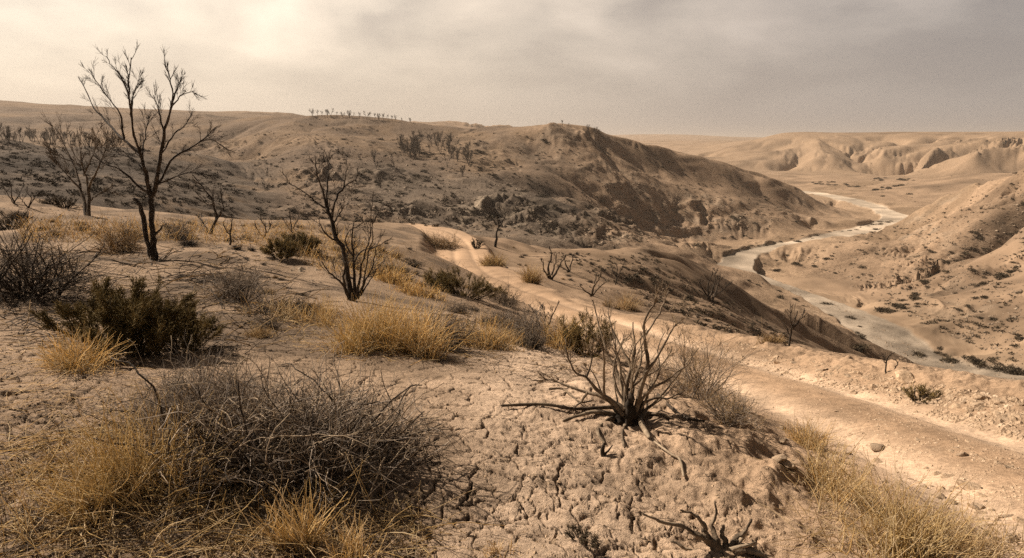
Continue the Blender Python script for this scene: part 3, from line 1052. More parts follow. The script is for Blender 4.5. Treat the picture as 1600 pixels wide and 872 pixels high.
def make_far_tree(seed, dense=1.0):
    rg = np.random.default_rng(seed)
    out = []
    for s_ in range(rg.integers(1, 4)):
        p, r_, _ = crook((rg.normal(0, .04), rg.normal(0, .04), -.05), (rg.normal(0, .22), rg.normal(0, .22), 1), .9 + .2 * rg.random(), 7, .1, .03, (.032, .007), rg)
        out.append((p, r_))
        sprout((p, r_), .85, .022, out, 1, .5, .05, .10, (int(8 * dense), int(12 * dense)), .6, .0065, .2)
    V_, F_ = tube_arrays(out, 3)
    return mesh_raw('bare_tree', V_, F_, 4, M_fartree, True)


FARTREE = [make_far_tree(930 + i) for i in range(5)]


def copies(meshes, name, spots, label, cat, group, parent=None):
    """one object per spot (x, y, z, size, height factor), sharing the prototype meshes"""
    src = [None] * len(meshes)
    for i, (x, y, z, s, hf) in enumerate(spots):
        k = int(rng.integers(0, len(meshes)))
        if src[k] is None:
            o = bpy.data.objects.new(name, meshes[k])
            src[k] = o
        else:
            o = src[k].copy()
        COL.objects.link(o)
        o.location = (x, y, z)
        o.rotation_euler = (0, 0, rng.random() * 6.28)
        o.scale = (s * (.85 + .3 * rng.random()), s * (.85 + .3 * rng.random()), s * hf)
        tag(o, label, cat, group)


def in_poly(poly, n, rgen=rng):
    """random photograph pixels inside a polygon"""
    P_ = np.array(poly, float)
    lo, hi = P_.min(0), P_.max(0)
    out = []
    while len(out) < n:
        u, v = lo + (hi - lo) * rgen.random(2)
        ins = False
        for i in range(len(P_)):
            a, b = P_[i], P_[i - 1]
            if (a[1] > v) != (b[1] > v) and u < (b[0] - a[0]) * (v - a[1]) / (b[1] - a[1]) + a[0]:
                ins = not ins
        if ins:
            out.append((u, v))
    return out


def spots_at(pix, size, hf=(.5, .9), rmin=1.2, rlim=(0, 9e9), sink=.06):
    out = []
    for u, v in pix:
        h = hit(u, v, rmin)
        if h is None:
            continue
        r_ = math.hypot(h[0], h[1])
        if not rlim[0] < r_ < rlim[1]:
            continue
        s = size[0] + (size[1] - size[0]) * rng.random() ** 1.7
        f = hf[0] + (hf[1] - hf[0]) * rng.random()
        out.append((h[0], h[1], h[2] - s * sink, s, f))
    return out


def along(pts, n, jit):
    p_ = bend(pts, n)
    return [(u + rng.normal(0, jit), v + rng.normal(0, jit * .5)) for u, v in p_]


# ------------------------------------------------------------------ far vegetation
G1 = 'shrubs dotting the hillside right of the riverbed'
sp = spots_at(in_poly([(1235, 402), (1400, 352), (1480, 320), (1600, 290), (1600, 545), (1440, 500), (1340, 452)], 44), (.8, 1.9), rlim=(150, 460))
sp += spots_at(along([(1444, 440), (1436, 455), (1428, 468)], 5, 5) + along([(1378, 487), (1405, 481), (1415, 478)], 7, 5) + along([(1528, 447), (1556, 436), (1588, 425)], 8, 5)
               + along([(1440, 552), (1500, 562), (1566, 574), (1598, 582)], 18, 7) + along([(1480, 425), (1500, 395), (1560, 370)], 7, 9) + along([(1545, 280), (1575, 272), (1598, 268)], 5, 4), (1.0, 2.3), rlim=(140, 460))
copies(BRUSH, 'desert_shrub', sp, 'small dark shrub dotting the sandy hillside to the right of the dry riverbed', 'shrub', G1)

G2 = 'shrubs along the banks of the dry riverbed'
sp = spots_at(along([(1128, 400), (1180, 384), (1250, 372), (1320, 360), (1370, 349)], 24, 3.5) + along([(1350, 366), (1375, 354), (1385, 348)], 9, 4)
              + along([(1165, 440), (1230, 462), (1290, 478)], 7, 7) + along([(1300, 488), (1340, 505), (1355, 535), (1338, 550)], 9, 5)
              + in_poly([(1140, 418), (1230, 392), (1300, 392), (1230, 420), (1175, 432)], 7) + in_poly([(1080, 375), (1240, 356), (1260, 365), (1090, 395)], 6), (.7, 2.0), (.45, .8), rlim=(120, 700))
copies(BRUSH, 'desert_shrub', sp, 'dark scrubby shrub growing on the bank of the winding dry riverbed', 'shrub', G2)

G3 = 'shrubs on the plain below the far mesa'
sp = spots_at(along([(1275, 284), (1300, 288), (1340, 292)], 14, 3) + along([(1365, 281), (1380, 280)], 5, 3) + along([(1410, 281), (1425, 281)], 4, 2) + along([(1366, 298), (1385, 296)], 5, 3)
              + in_poly([(1300, 300), (1440, 283), (1480, 288), (1400, 318), (1360, 310)], 6), (2.0, 4.2), (.4, .7), rlim=(430, 1500))
copies(BRUSH, 'desert_shrub', sp, 'dark shrub on the pale plain below the far eroded mesa', 'shrub', G3)

G4 = 'shrubs over the brown hill in the middle'
sp = spots_at(in_poly([(490, 196), (640, 200), (735, 214), (790, 250), (700, 290), (560, 330), (470, 325), (500, 250)], 36) + in_poly([(600, 225), (740, 230), (780, 270), (620, 280)], 12)
              + in_poly([(690, 300), (830, 310), (900, 380), (720, 350)], 8), (.8, 2.4), (.4, .75), rlim=(120, 420))
copies(BRUSH, 'desert_shrub', sp, 'dark low shrub on the brown slope in the middle of the view', 'shrub', G4)

G5 = 'shrubs in the hollow beside the lit dome'
sp = spots_at(along([(745, 225), (770, 255), (810, 275), (850, 295), (890, 312)], 12, 8) + along([(750, 268), (800, 290), (860, 318)], 7, 5) + in_poly([(755, 208), (860, 215), (900, 240), (800, 255)], 6)
              + in_poly([(980, 235), (1200, 285), (1240, 320), (1040, 290)], 6) + in_poly([(1150, 330), (1260, 330), (1250, 350), (1130, 352)], 5), (.9, 2.7), (.4, .75), rlim=(170, 430))
copies(BRUSH, 'desert_shrub', sp, 'dark shrub on the rounded hill left of the riverbed or in its hollow', 'shrub', G5)

G6 = 'shrubs on the steep slope below the track'
sp = spots_at(in_poly([(880, 405), (1010, 400), (1070, 440), (1200, 520), (1300, 560), (1130, 505), (960, 450)], 26), (.3, .75), (.4, .7), rlim=(25, 170))
copies(BRUSH, 'desert_shrub', sp, 'dark shrub on the steep shaded slope between the dirt track and the riverbed', 'shrub', G6)

# countless low scrub on all the hills, one mass
sc_pix = (in_poly([(0, 215), (480, 195), (760, 205), (930, 212), (1260, 310), (1250, 350), (1000, 380), (700, 355), (330, 340), (0, 300)], 4200)
          + in_poly([(1240, 400), (1400, 350), (1600, 280), (1600, 580), (1440, 505), (1340, 455)], 1000)
          + in_poly([(1200, 262), (1600, 255), (1600, 275), (1420, 320), (1280, 300)], 160))
fl_pix = in_poly([(850, 395), (1010, 395), (1200, 500), (1300, 565), (1100, 510)], 520)
VV, FF, off = [], [], 0
lowv = [brush_arrays(950 + i, 46, .45) for i in range(6)]
for (x, y, z, s, hf) in spots_at([q_ for q_ in sc_pix if perlin(np.array([q_[0] / 45.]), np.array([q_[1] / 16.]), 888)[0] + .25 * rng.random() > -.06], (.2, .85), (.5, .95), rlim=(75, 1500)) + spots_at(fl_pix, (.10, .38), (.5, .9), rlim=(20, 170)):
    v_, f_ = lowv[int(rng.integers(0, 6))]
    a = rng.random() * 6.28
    c_, s_ = math.cos(a), math.sin(a)
    VV.append(np.column_stack([(v_[:, 0] * c_ - v_[:, 1] * s_) * s + x, (v_[:, 0] * s_ + v_[:, 1] * c_) * s + y, v_[:, 2] * s * hf + z]))
    FF.append(f_ + off)
    off += len(v_)
tag(link('low_scrub', mesh_raw('low_scrub', np.vstack(VV), np.vstack(FF), 3, M_brush, False)), kind='stuff')


def tree_row(pix, hpx, label, group):
    sp_ = []
    for (u, v), hp in zip(pix, hpx):
        h = hit(u, v, 60)
        k = 0
        while h is None or (math.hypot(h[0], h[1]) > 620 and k < 30):     # a skyline pixel: step down until it meets the ridge
            v += .7
            k += 1
            h = hit(u, v, 60)
            if k > 30:
                break
        if h is None:
            continue
        d = math.hypot(h[0], h[1])
        s = hp * d / F
        sp_.append((h[0], h[1], h[2] - .1, s, 1.0))
    src = {}
    for (x, y, z, s, hf) in sp_:
        k = int(rng.integers(0, len(FARTREE)))
        if k in src:
            o = src[k].copy()
        else:
            o = src[k] = bpy.data.objects.new('bare_tree', FARTREE[k])
        COL.objects.link(o)
        o.location = (x, y, z)
        o.rotation_euler = (0, 0, rng.random() * 6.28)
        o.scale = (s, s, s)
        tag(o, label, 'tree', group)


ux = [488, 496, 503, 512, 517, 526, 536, 546, 551, 562, 573, 577, 586, 592, 599, 606, 613, 618, 629, 641]
tree_row([(u, 180 + (u - 488) * .075) for u in ux], [8, 7, 6, 8, 10, 7, 7, 9, 7, 8, 10, 9, 9, 8, 9, 9, 8, 8, 6, 6], 'small bare tree in the row along the skyline of the middle hill', 'bare trees in the row along the skyline')
tree_row([(879, 198), (888, 199), (919, 205), (930, 208), (936, 209)], [9, 6, 8, 8, 6], 'tiny bare tree on the skyline of the rounded hill left of the riverbed', 'bare trees on the rounded hill')
tree_row(in_poly([(618, 232), (665, 216), (720, 224), (742, 258), (680, 262), (625, 250)], 30) + in_poly([(622, 238), (650, 228), (662, 240), (640, 248)], 12), list(10 + 11 * rng.random(42)), 'bare grey tree in the grove on the brown middle hill', 'bare trees of the hillside grove')
tree_row([(u, 219 + max(0, u - 40) * .1 + 4 * rng.random()) for u in np.linspace(2, 190, 30) + rng.normal(0, 3, 30)], list(10 + 10 * rng.random(30)), 'dim bare tree in the row along the crest of the grey left slope', 'bare trees along the left crest')
tree_row(in_poly([(520, 255), (640, 245), (760, 290), (560, 300)], 9), list(10 + 8 * rng.random(9)), 'lone thin bare tree scattered on the slope below the hillside grove', 'scattered bare trees below the grove')

# ------------------------------------------------------------------ near trees and bushes
FWD = np.array([0, math.cos(PIT), -math.sin(PIT)])
EYEP = np.array([0, 0, EYE])


def plane_pt(u, v, D):
    """point at forward depth D on the sight line of pixel (u, v)"""
    return EYEP + np.array(pdir(u, v)) * D


def limbs(base, lines, lean=.35):
    """lines: [[(u, v), ...], radius px at start, at end]. Each limb leans nearer or farther as it rises, like a real one."""
    D0 = float((np.asarray(base) - EYEP) @ FWD)
    out = []
    ends = []                       # (u, v, depth) along finished limbs, so that a fork starts on its parent
    for pts, r0, r1 in lines:
        u0, v0 = pts[0]
        d0 = D0
        if ends:
            e = min(ends, key=lambda q_: (q_[0] - u0) ** 2 + (q_[1] - v0) ** 2)
            if (e[0] - u0) ** 2 + (e[1] - v0) ** 2 < 900:
                d0 = e[2]
        k = rng.normal(0, lean)
        dist = 0
        pl = []
        for i, (u, v) in enumerate(pts):
            if i:
                dist += math.hypot(u - pts[i - 1][0], v - pts[i - 1][1])
            D = d0 + k * dist / F * D0
            pl.append(plane_pt(u, v, D))
            ends.append((u, v, D))
        n = max(6, len(pts) * 3)
        c = bend(pl, n)
        c[1:-1] += rng.normal(0, .0016, (n - 2, 3)) * D0 * .35
        rad = (r1 + (r0 - r1) * (1 - np.linspace(0, 1, n)) ** 1.35) * D0 / F
        rad = rad * (1 + .10 * rng.normal(0, 1, n))
        out.append((c, np.maximum(rad, .0008)))
    return out


def close_ends(polys):
    """end each stick in a point so no tube shows an open end"""
    o_ = []
    for p_, r_ in polys:
        tip = p_[-1] + unit(p_[-1] - p_[-2]) * r_[-1] * 1.1
        o_.append((np.vstack([p_, tip]), np.append(r_, r_[-1] * .12)))
    return o_


def twig_up(main, level, kids, L, rmin, spread=.48, up=.06, t0=.25, wob=.09):
    tw = []
    for p_, r_ in main:
        ln = np.linalg.norm(np.diff(p_, axis=0), axis=1).sum()
        sprout((p_, r_), min(L, ln * .9), r_[len(r_) // 2] * .55, tw, level, spread, up, wob, kids, .55, rmin, t0)
    return tw


# --- tall bare tree with a broken second stem
b = hit(240, 405)
T1 = thing('bare_tree', 'tall bare dead tree with wide spreading branches and a broken second stem', 'tree', b)
trunk = limbs(b, [([(243, 408), (240, 385), (239, 365), (237.5, 330), (236, 304)], 6.2, 4.6)], 0)
big = limbs(b, [
    ([(236, 306), (230, 285), (229, 270), (220, 243), (209, 208), (204, 169), (201, 130), (205, 90)], 4.3, .7),
    ([(238, 306), (245, 278), (250, 243), (257, 204), (266, 178), (270, 151), (266, 125), (257, 101)], 4.0, .6),
    ([(221, 245), (204, 228), (183, 208), (163, 186), (146, 167), (135, 143), (126, 126)], 2.4, .6),
    ([(194, 218), (191, 200), (187, 178), (172, 156), (152, 130), (139, 108)], 1.9, .6),
    ([(206, 185), (203, 160), (192, 125), (179, 108), (166, 88)], 1.6, .5),
    ([(205, 175), (209, 147), (216, 125)], 1.2, .5),
    ([(270, 158), (279, 134), (284, 119)], 1.2, .5),
    ([(269, 165), (285, 147), (303, 143)], 1.2, .4),
    ([(256, 206), (248, 173), (240, 149)], 1.3, .5),
    ([(241, 298), (255, 273), (270, 247), (296, 232), (318, 217), (340, 197)], 2.6, .6),
    ([(296, 232), (322, 219), (338, 221), (353, 232)], 1.2, .5),
    ([(247, 287), (270, 278), (296, 269), (318, 272)], 1.5, .5),
    ([(235, 306), (213, 287), (187, 265), (165, 256), (144, 241)], 2.4, .6),
    ([(252, 240), (272, 210), (288, 196), (300, 176)], 1.4, .5),
    ([(228, 272), (213, 252), (196, 243), (176, 240)], 1.4, .5),
    ([(222, 250), (226, 215), (232, 190)], 1.4, .5)], .3)
stem = limbs(b, [([(238, 404), (229, 374), (224, 339), (216, 317), (210, 311)], 4.3, 2.6), ([(241, 367), (248, 362), (255, 352)], 2.4, 1.0)], .1)
gnarl_obj('trunk', close_ends(trunk), M_char, T1, b, 11, .22, .12)
tube_obj('limb', close_ends(big), M_char, T1, 6, b)
tube_obj('broken_stem', close_ends(stem), M_char, T1, 7, b)
tube_obj('branches', twig_up(big, 1, (9, 14), .72, .0028, .5, .05), M_char, T1, 3, b)

# --- second tree on the left
b = hit(137, 337)
T2 = thing('bare_tree', 'thin forked bare tree left of the tall one, with the grey slope behind', 'tree', b)
m2 = limbs(b, [([(135, 339), (128, 304), (118, 265), (102, 230), (87, 195)], 3.2, .4), ([(139, 339), (139, 304), (135, 278), (126, 247), (120, 200)], 3.0, .4),
               ([(139, 300), (150, 269), (161, 243), (168, 222)], 2.2, .5), ([(126, 295), (105, 274), (83, 247)], 2.0, .5), ([(140, 315), (152, 305), (165, 298), (176, 300)], 1.3, .4),
               ([(112, 252), (96, 246), (78, 232)], 1.2, .4), ([(133, 270), (147, 240), (150, 215)], 1.3, .4)], .3)
tube_obj('trunk', close_ends(m2), M_bark, T2, 6, b)
tube_obj('branches', twig_up(m2, 1, (9, 13), 1.7, .0065, .5, .08), M_twig, T2, 3, b)

# --- small tree right of it, on the edge of the plateau, and a stub
b = hit(328, 366)
T3 = thing('bare_tree', 'small crooked bare tree at the edge of the plateau', 'tree', b)
m3 = limbs(b, [([(328, 368), (338, 339), (331, 313), (320, 295), (301, 273)], 3.0, .6), ([(337, 345), (349, 326), (346, 304)], 1.8, .5), ([(325, 362), (312, 339)], 1.6, .5), ([(333, 320), (322, 318), (306, 300)], 1.0, .4), ([(347, 326), (356, 322)], 1, .4)], .3)
tube_obj('trunk', close_ends(m3), M_char, T3, 6, b)
tube_obj('branches', twig_up(m3, 1, (4, 7), 1.0, .007), M_char, T3, 3, b)
b = hit(359, 383)
T3b = thing('dead_sapling', 'thin dead sapling beside the small crooked tree', 'sapling', b)
m3 = limbs(b, [([(359, 384), (361, 362), (362, 337)], 1.8, .7), ([(360, 368), (351, 355), (349, 346)], 1.2, .5)], .2)
tube_obj('trunk', close_ends(m3), M_char, T3b, 5, b)
tube_obj('branches', twig_up(m3, 0, (3, 5), .5, .006), M_char, T3b, 3, b)

# --- burnt tree in the middle, several stems
b = hit(552, 470)
T4 = thing('burnt_tree', 'blackened burnt tree with several stems from one base above the golden grass', 'tree', b)
m4 = limbs(b, [
    ([(551, 472), (545, 440), (541, 416), (534, 384), (524, 370), (519, 345), (511, 326)], 4.6, 2.9),
    ([(511, 328), (505, 300), (498, 281), (494, 262), (492, 243)], 2.2, .7), ([(512, 326), (511, 300), (514, 268), (509, 240)], 2.0, .6), ([(509, 325), (493, 315), (471, 297), (448, 284)], 1.8, .6),
    ([(519, 340), (524, 313), (538, 291), (557, 278), (560, 260)], 2.2, .6), ([(537, 293), (541, 268), (541, 251)], 1.3, .5), ([(521, 348), (532, 333), (538, 320)], 1.5, .5), ([(529, 378), (512, 368), (499, 349)], 2.0, .9),
    ([(545, 468), (537, 434), (540, 414), (536, 390)], 2.6, 1.2), ([(552, 469), (553.5, 434), (552, 405), (550, 375), (553, 348)], 3.0, .8), ([(555, 469), (562, 437), (567, 405), (576, 378), (580, 355)], 2.6, .8),
    ([(559, 467), (570, 440), (582, 420), (587, 388)], 2.2, .7), ([(563, 463), (579, 437), (587, 424)], 1.6, .6), ([(545, 465), (531, 440), (513, 424), (503, 409)], 2.2, .7),
    ([(552, 412), (566, 392), (590, 385), (612, 372)], 1.5, .5), ([(551, 400), (540, 380), (545, 362), (560, 352)], 1.5, .5)], .3)
pal = limbs(b, [([(566, 452), (575, 400), (582, 370), (580, 335), (584, 298)], 1.4, .5), ([(582, 350), (595, 325), (606, 318)], .9, .4)], .2)
tube_obj('trunk', close_ends(m4), M_char, T4, 6, b)
o = tube_obj('dead_stem', close_ends(pal), M_bark, T4, 5, b)
o['label'] = 'pale dry stem among the black ones'
tube_obj('branches', twig_up(m4 + pal, 1, (4, 7), .5, .0032, .7, .04), M_dark, T4, 3, b)

# --- burnt shrub on the cracked clay
b = hit(984, 664)
T5 = thing('burnt_shrub', 'burnt shrub with many crooked bare stems on the cracked clay beside the track', 'shrub', b)
m5 = limbs(b, [
    ([(981, 664), (979, 613), (985, 578), (992, 547), (989, 504)], 5.2, 1.1), ([(988, 662), (1000, 613), (1012, 571), (1008, 532), (1008, 496), (1024, 473), (1025, 445)], 4.6, 1.0),
    ([(1009, 522), (1030, 490), (1045, 455)], 1.8, .9), ([(978, 660), (969, 594), (950, 555), (938, 516), (926, 469)], 4.3, 1.0), ([(986, 575), (973, 547), (957, 516), (950, 489)], 2.4, 1.0),
    ([(974, 648), (957, 628), (934, 610), (916, 590), (899, 582), (887, 555), (883, 528)], 4.3, 1.0), ([(944, 618), (944, 578), (942, 547), (934, 524)], 2.8, 1.0), ([(988, 652), (1000, 627), (1016, 610), (1039, 594), (1070, 574)], 4.0, 1.0),
    ([(1010, 582), (1031, 551), (1043, 528), (1056, 506)], 2.6, 1.0), ([(976, 640), (945, 622), (918, 613), (883, 602), (864, 594), (833, 594)], 4.2, 1.0), ([(984, 655), (990, 600), (1003, 560), (1000, 530)], 4.0, 1.0),
    ([(918, 613), (905, 630), (883, 648)], 2.4, .9), ([(990, 640), (1020, 622), (1045, 622), (1068, 612)], 3.2, 1.0), ([(983, 610), (1005, 590), (1030, 575), (1045, 555)], 2.6, .9), ([(985, 640), (960, 600), (962, 560), (975, 530)], 3.0, 1.0),
    ([(1014, 610), (1030, 580), (1028, 545), (1038, 520)], 2.2, .8), ([(916, 590), (925, 560), (915, 535)], 1.8, .8)], .35)
tube_obj('stems', close_ends(m5), M_stem, T5, 7, b)
lines = []
for k in range(12):
    a_ = R(-72 + 144 * rng.random())
    L_ = 90 + 95 * rng.random() * math.cos(a_ * .7)
    u0, v0 = 984 + rng.normal(0, 7), 655 + rng.normal(0, 5)
    q_ = [(u0, v0)]
    for s_ in range(4):
        a_ += rng.normal(-a_ * .18, .22)
        q_.append((q_[-1][0] + math.sin(a_) * L_ / 4, q_[-1][1] - math.cos(a_) * L_ / 4 * .95))
    lines.append((q_, 1.9 + 1.4 * rng.random(), .7))
mx = limbs(b, lines, .6)
tube_obj('stems', close_ends(mx), M_stem, T5, 6, b)
m5 = m5 + mx[::2]
st = limbs(b, [([(983, 668), (984, 640), (986, 618)], 11, 6), ([(990, 668), (996, 645), (1004, 630)], 8, 5), ([(974, 664), (966, 644), (958, 634)], 7, 4.5)], .2)
gnarl_obj('burnt_base', close_ends(st), M_dark, T5, b)
tube_obj('twigs', twig_up(m5, 1, (5, 9), .24, .0013, .75, .07, .3), M_stem, T5, 4, b)


def ground_stick(pix, r0, r1, n=12, lift=0.0, arch=0.0):
    """a stick lying on the ground along photograph pixels; radii in metres"""
    p_ = []
    for u, v in pix:
        h = hit(u, v)
        p_.append((h[0], h[1], h[2] + (r0 + r1) * .3 + lift))
    c = bend(p_, n)
    c[:, 2] += arch * np.sin(np.linspace(0, math.pi, n))
    for i in range(n):
        c[i, 2] = max(c[i, 2], ground(c[i, 0], c[i, 1]) + .002) if arch else c[i, 2]
    return c, np.linspace(r0, r1, n) * (1 + .12 * rng.normal(0, 1, n))


rt = [ground_stick([(986, 655), (996, 648), (1001, 668), (1014, 686)], .022, .014, 12, .0, .03), ground_stick([(972, 655), (953, 655), (934, 674), (944, 694)], .014, .007), ground_stick([(968, 652), (930, 648), (900, 655), (880, 662)], .018, .008, 12, .01),
      ground_stick([(978, 662), (972, 680), (975, 700)], .012, .005), ground_stick([(996, 650), (1030, 648), (1050, 655)], .016, .006)]
gnarl_obj('roots', close_ends(rt), M_stem, T5, b, 9)


def lone_stick(name, label, cat, sticks, mat, twigs=None, sides=6):
    p0 = sticks[0][0][0]
    t = thing(name, label, cat, tuple(p0))
    tube_obj('branch', close_ends(sticks), mat, t, sides, p0)
    if twigs:
        tube_obj('twigs', twigs, mat, t, 3, p0)
    return t


s_ = [ground_stick([(960, 640), (900, 643), (850, 636), (784, 638)], .014, .008, 16, .012)]
lone_stick('fallen_branch', 'long thin dead branch lying on the clay left of the burnt shrub', 'branch', s_, M_bark, twig_up(s_, 0, (7, 9), .16, .0016, .8, .05))
s_ = [ground_stick([(1028, 622), (1047, 641), (1074, 660), (1100, 664)], .014, .006, 14, .02)]
lone_stick('fallen_branch', 'dark fallen branch right of the base of the burnt shrub', 'branch', s_, M_dark, twig_up(s_, 0, (6, 8), .16, .0016, .8, .05))
s_ = [ground_stick([(858, 612), (880, 612), (905, 632), (925, 630)], .009, .005, 12, .015)]
lone_stick('fallen_branch', 'short crooked stick lying under the left stems of the burnt shrub', 'branch', s_, M_bark, twig_up(s_, 0, (4, 6), .12, .0016, .8, .05))
s_ = [ground_stick([(1022, 694), (1050, 715), (1062, 722), (1068, 748)], .006, .009, 10, .012)]
lone_stick('fallen_branch', 'small split chip of wood on the clay in front of the burnt shrub', 'stick', s_, M_pale)
h = hit(942, 712)
s_ = [(np.array([h, (h[0] - .004, h[1], h[2] + .035), (h[0] + .006, h[1], h[2] + .07)]), np.array([.014, .012, .007])), (np.array([h, (h[0] + .03, h[1], h[2] + .03), (h[0] + .05, h[1], h[2] + .06)]), np.array([.008, .006, .003]))]
lone_stick('burnt_stub', 'small charred stub standing in the clay before the burnt shrub', 'stub', s_, M_char)

# --- weathered root at the bottom edge
b = hit(1124, 858)
T6 = thing('dead_root', 'weathered dead root stump with splayed arms at the bottom edge of the cracked clay', 'root', b)
r6 = limbs(b, [([(1124, 868), (1112, 848), (1093, 839), (1066, 822), (1035, 816), (1005, 803)], 8, 1.5), ([(1125, 868), (1121, 846), (1112, 822), (1119, 800), (1117, 784)], 7, 1.5), ([(1128, 868), (1146, 850), (1152, 838), (1163, 832), (1174, 812)], 7, 2),
               ([(1122, 866), (1106, 842), (1100, 820), (1086, 806), (1064, 797)], 6.5, 1.5), ([(1135, 868), (1160, 858), (1185, 866), (1200, 876)], 9, 5), ([(1120, 870), (1100, 862), (1075, 858), (1050, 846)], 6, 2), ([(1126, 866), (1112, 850), (1106, 838), (1098, 828)], 8, 3), ([(1130, 868), (1134, 850), (1128, 836), (1131, 822)], 7, 2.5)], .25)
gnarl_obj('arm', close_ends(r6), M_stem, T6, b, 11, .5, .3)
r7 = [ground_stick([(1150, 862), (1162, 850), (1160, 836)], .010, .005, 10, .02, .02), ground_stick([(1140, 868), (1172, 866), (1180, 856)], .010, .006, 10, .02, .02)]
o = gnarl_obj('root', close_ends(r7), M_pale, T6, b, 11, .5, .3)
o['label'] = 'pale bleached root'

# --- small dead trees beyond the track
def small_tree(name, label, uv, lines, mat, kids=(4, 7), L=.8, rm=.008, lev=1, cat='tree'):
    b = hit(*uv)
    t = thing(name, label, cat, b)
    m = limbs(b, lines, .3)
    tube_obj('trunk', close_ends(m), mat, t, 5, b)
    tube_obj('branches', twig_up(m, lev, kids, L, rm), mat, t, 3, b)
    return t


small_tree('bare_tree', 'small dark bare tree standing alone beside the bend of the dirt track', (774, 386), [([(774, 388), (775, 370), (779, 352), (776, 335)], 2.6, .8), ([(777, 358), (786, 345), (792, 330)], 1.4, .5), ([(777, 352), (768, 340), (764, 328)], 1.2, .5), ([(779, 345), (783, 335), (781, 325)], 1, .5)], M_char, (5, 8), 1.4, .018)
small_tree('dead_shrub', 'dark leafless shrub with upright stems beyond the dirt track', (860, 436), [([(860, 438), (857, 418), (862, 400), (858, 385)], 2.4, .7), ([(862, 436), (872, 420), (878, 408), (884, 398)], 2, .6), ([(858, 436), (850, 420), (846, 404)], 1.8, .6), ([(862, 430), (868, 410), (870, 396)], 1.5, .5)], M_dark, (5, 8), .8, .010, cat='shrub')
small_tree('dead_shrub', 'sparse dead shrub just right of the upright one beyond the track', (890, 425), [([(890, 427), (884, 412), (880, 398)], 1.6, .6), ([(890, 426), (894, 408), (897, 396)], 1.4, .5), ([(889, 425), (880, 418), (872, 416)], 1, .5)], M_dark, (4, 6), .7, .010, cat='shrub')
small_tree('dead_shrub', 'pale twisted dead shrub on the far verge of the dirt track', (925, 462), [([(924, 464), (928, 448), (936, 436), (940, 424)], 2.0, .7), ([(926, 462), (938, 448), (948, 440)], 1.6, .6), ([(924, 460), (914, 454), (906, 446)], 1.6, .6), ([(929, 448), (930, 436), (934, 426)], 1.2, .5)], M_bark, (3, 6), .6, .007, cat='shrub')
small_tree('dead_shrub', 'thin dark dead stalks on the slope behind the pale twisted shrub', (962, 445), [([(962, 447), (964, 430), (962, 412)], 1.4, .5), ([(963, 438), (970, 424), (976, 408)], 1.2, .4), ([(963, 432), (957, 422), (955, 414)], 1, .4)], M_dark, (3, 5), .9, .010, cat='shrub')
small_tree('bare_tree', 'bushy dark bare tree on the slope above the bend of the riverbed', (1110, 470), [([(1110, 474), (1106, 450), (1112, 430)], 2.4, .7), ([(1112, 472), (1120, 450), (1126, 432)], 2.2, .6), ([(1110, 470), (1098, 452), (1092, 440)], 2.0, .6), ([(1112, 466), (1130, 452), (1136, 446)], 1.4, .5), ([(1108, 468), (1115, 448), (1118, 425)], 1.6, .5)], M_dark, (7, 10), 2.2, .02)
small_tree('bare_tree', 'thin bare tree on the dark slope left of the riverbed', (1232, 541), [([(1232, 544), (1236, 522), (1240, 505), (1246, 486)], 2.0, .6), ([(1235, 528), (1228, 510), (1222, 498)], 1.4, .5), ([(1238, 515), (1250, 500), (1256, 490)], 1.2, .5), ([(1238, 510), (1234, 495), (1236, 480)], 1.0, .4)], M_dark, (5, 8), 1.3, .008, 0)
small_tree('dead_shrub', 'curved bare stalks on the verge above the grey riverbed', (1385, 582), [([(1384, 584), (1384, 568), (1390, 556), (1398, 551)], 1.3, .6), ([(1392, 584), (1400, 574), (1402, 566), (1396, 562)], 1.3, .6), ([(1385, 570), (1381, 560), (1383, 553)], 1.0, .5)], M_dark, (2, 4), .15, .004, 0, cat='shrub')
small_tree('dead_shrub', 'dead stems poking up between the track and the golden grass', (850, 520), [([(850, 522), (842, 505), (836, 488), (826, 476)], 1.8, .7), ([(852, 521), (860, 500), (866, 486), (872, 474)], 1.8, .7), ([(851, 518), (852, 495), (846, 478)], 1.4, .6), ([(848, 521), (832, 512), (818, 496)], 1.4, .6)], M_dark, (4, 7), .4, .004, cat='shrub')
for lab, uv, hgt, dw in (('thin leafless stalk left of the burnt tree on the plateau', (455, 362), 30, 0), ('short forked dead stalk behind the olive bush', (412, 372), 26, 4), ('small dead stump shrub at the left plateau edge', (22, 318), 30, -4), ('dark bare scrub near the left plateau edge', (44, 325), 26, 5)):
    u, v = uv
    small_tree('dead_shrub', lab, uv, [([(u, v + 2), (u + dw, v - hgt * .5), (u - 3, v - hgt)], 1.3, .5), ([(u, v), (u + 8, v - hgt * .5), (u + 12, v - hgt * .8)], 1.1, .4), ([(u, v), (u - 8, v - hgt * .4), (u - 13, v - hgt * .7)], 1.0, .4)], M_dark, (4, 6), .7, .008, 1, cat='shrub')


# ------------------------------------------------------------------ bushes
def basis(c):
    """right and away directions on the ground at c, seen from the path"""
    a = math.atan2(c[0], c[1])
    return np.array([math.cos(a), -math.sin(a), 0]), np.array([math.sin(a), math.cos(a), 0])


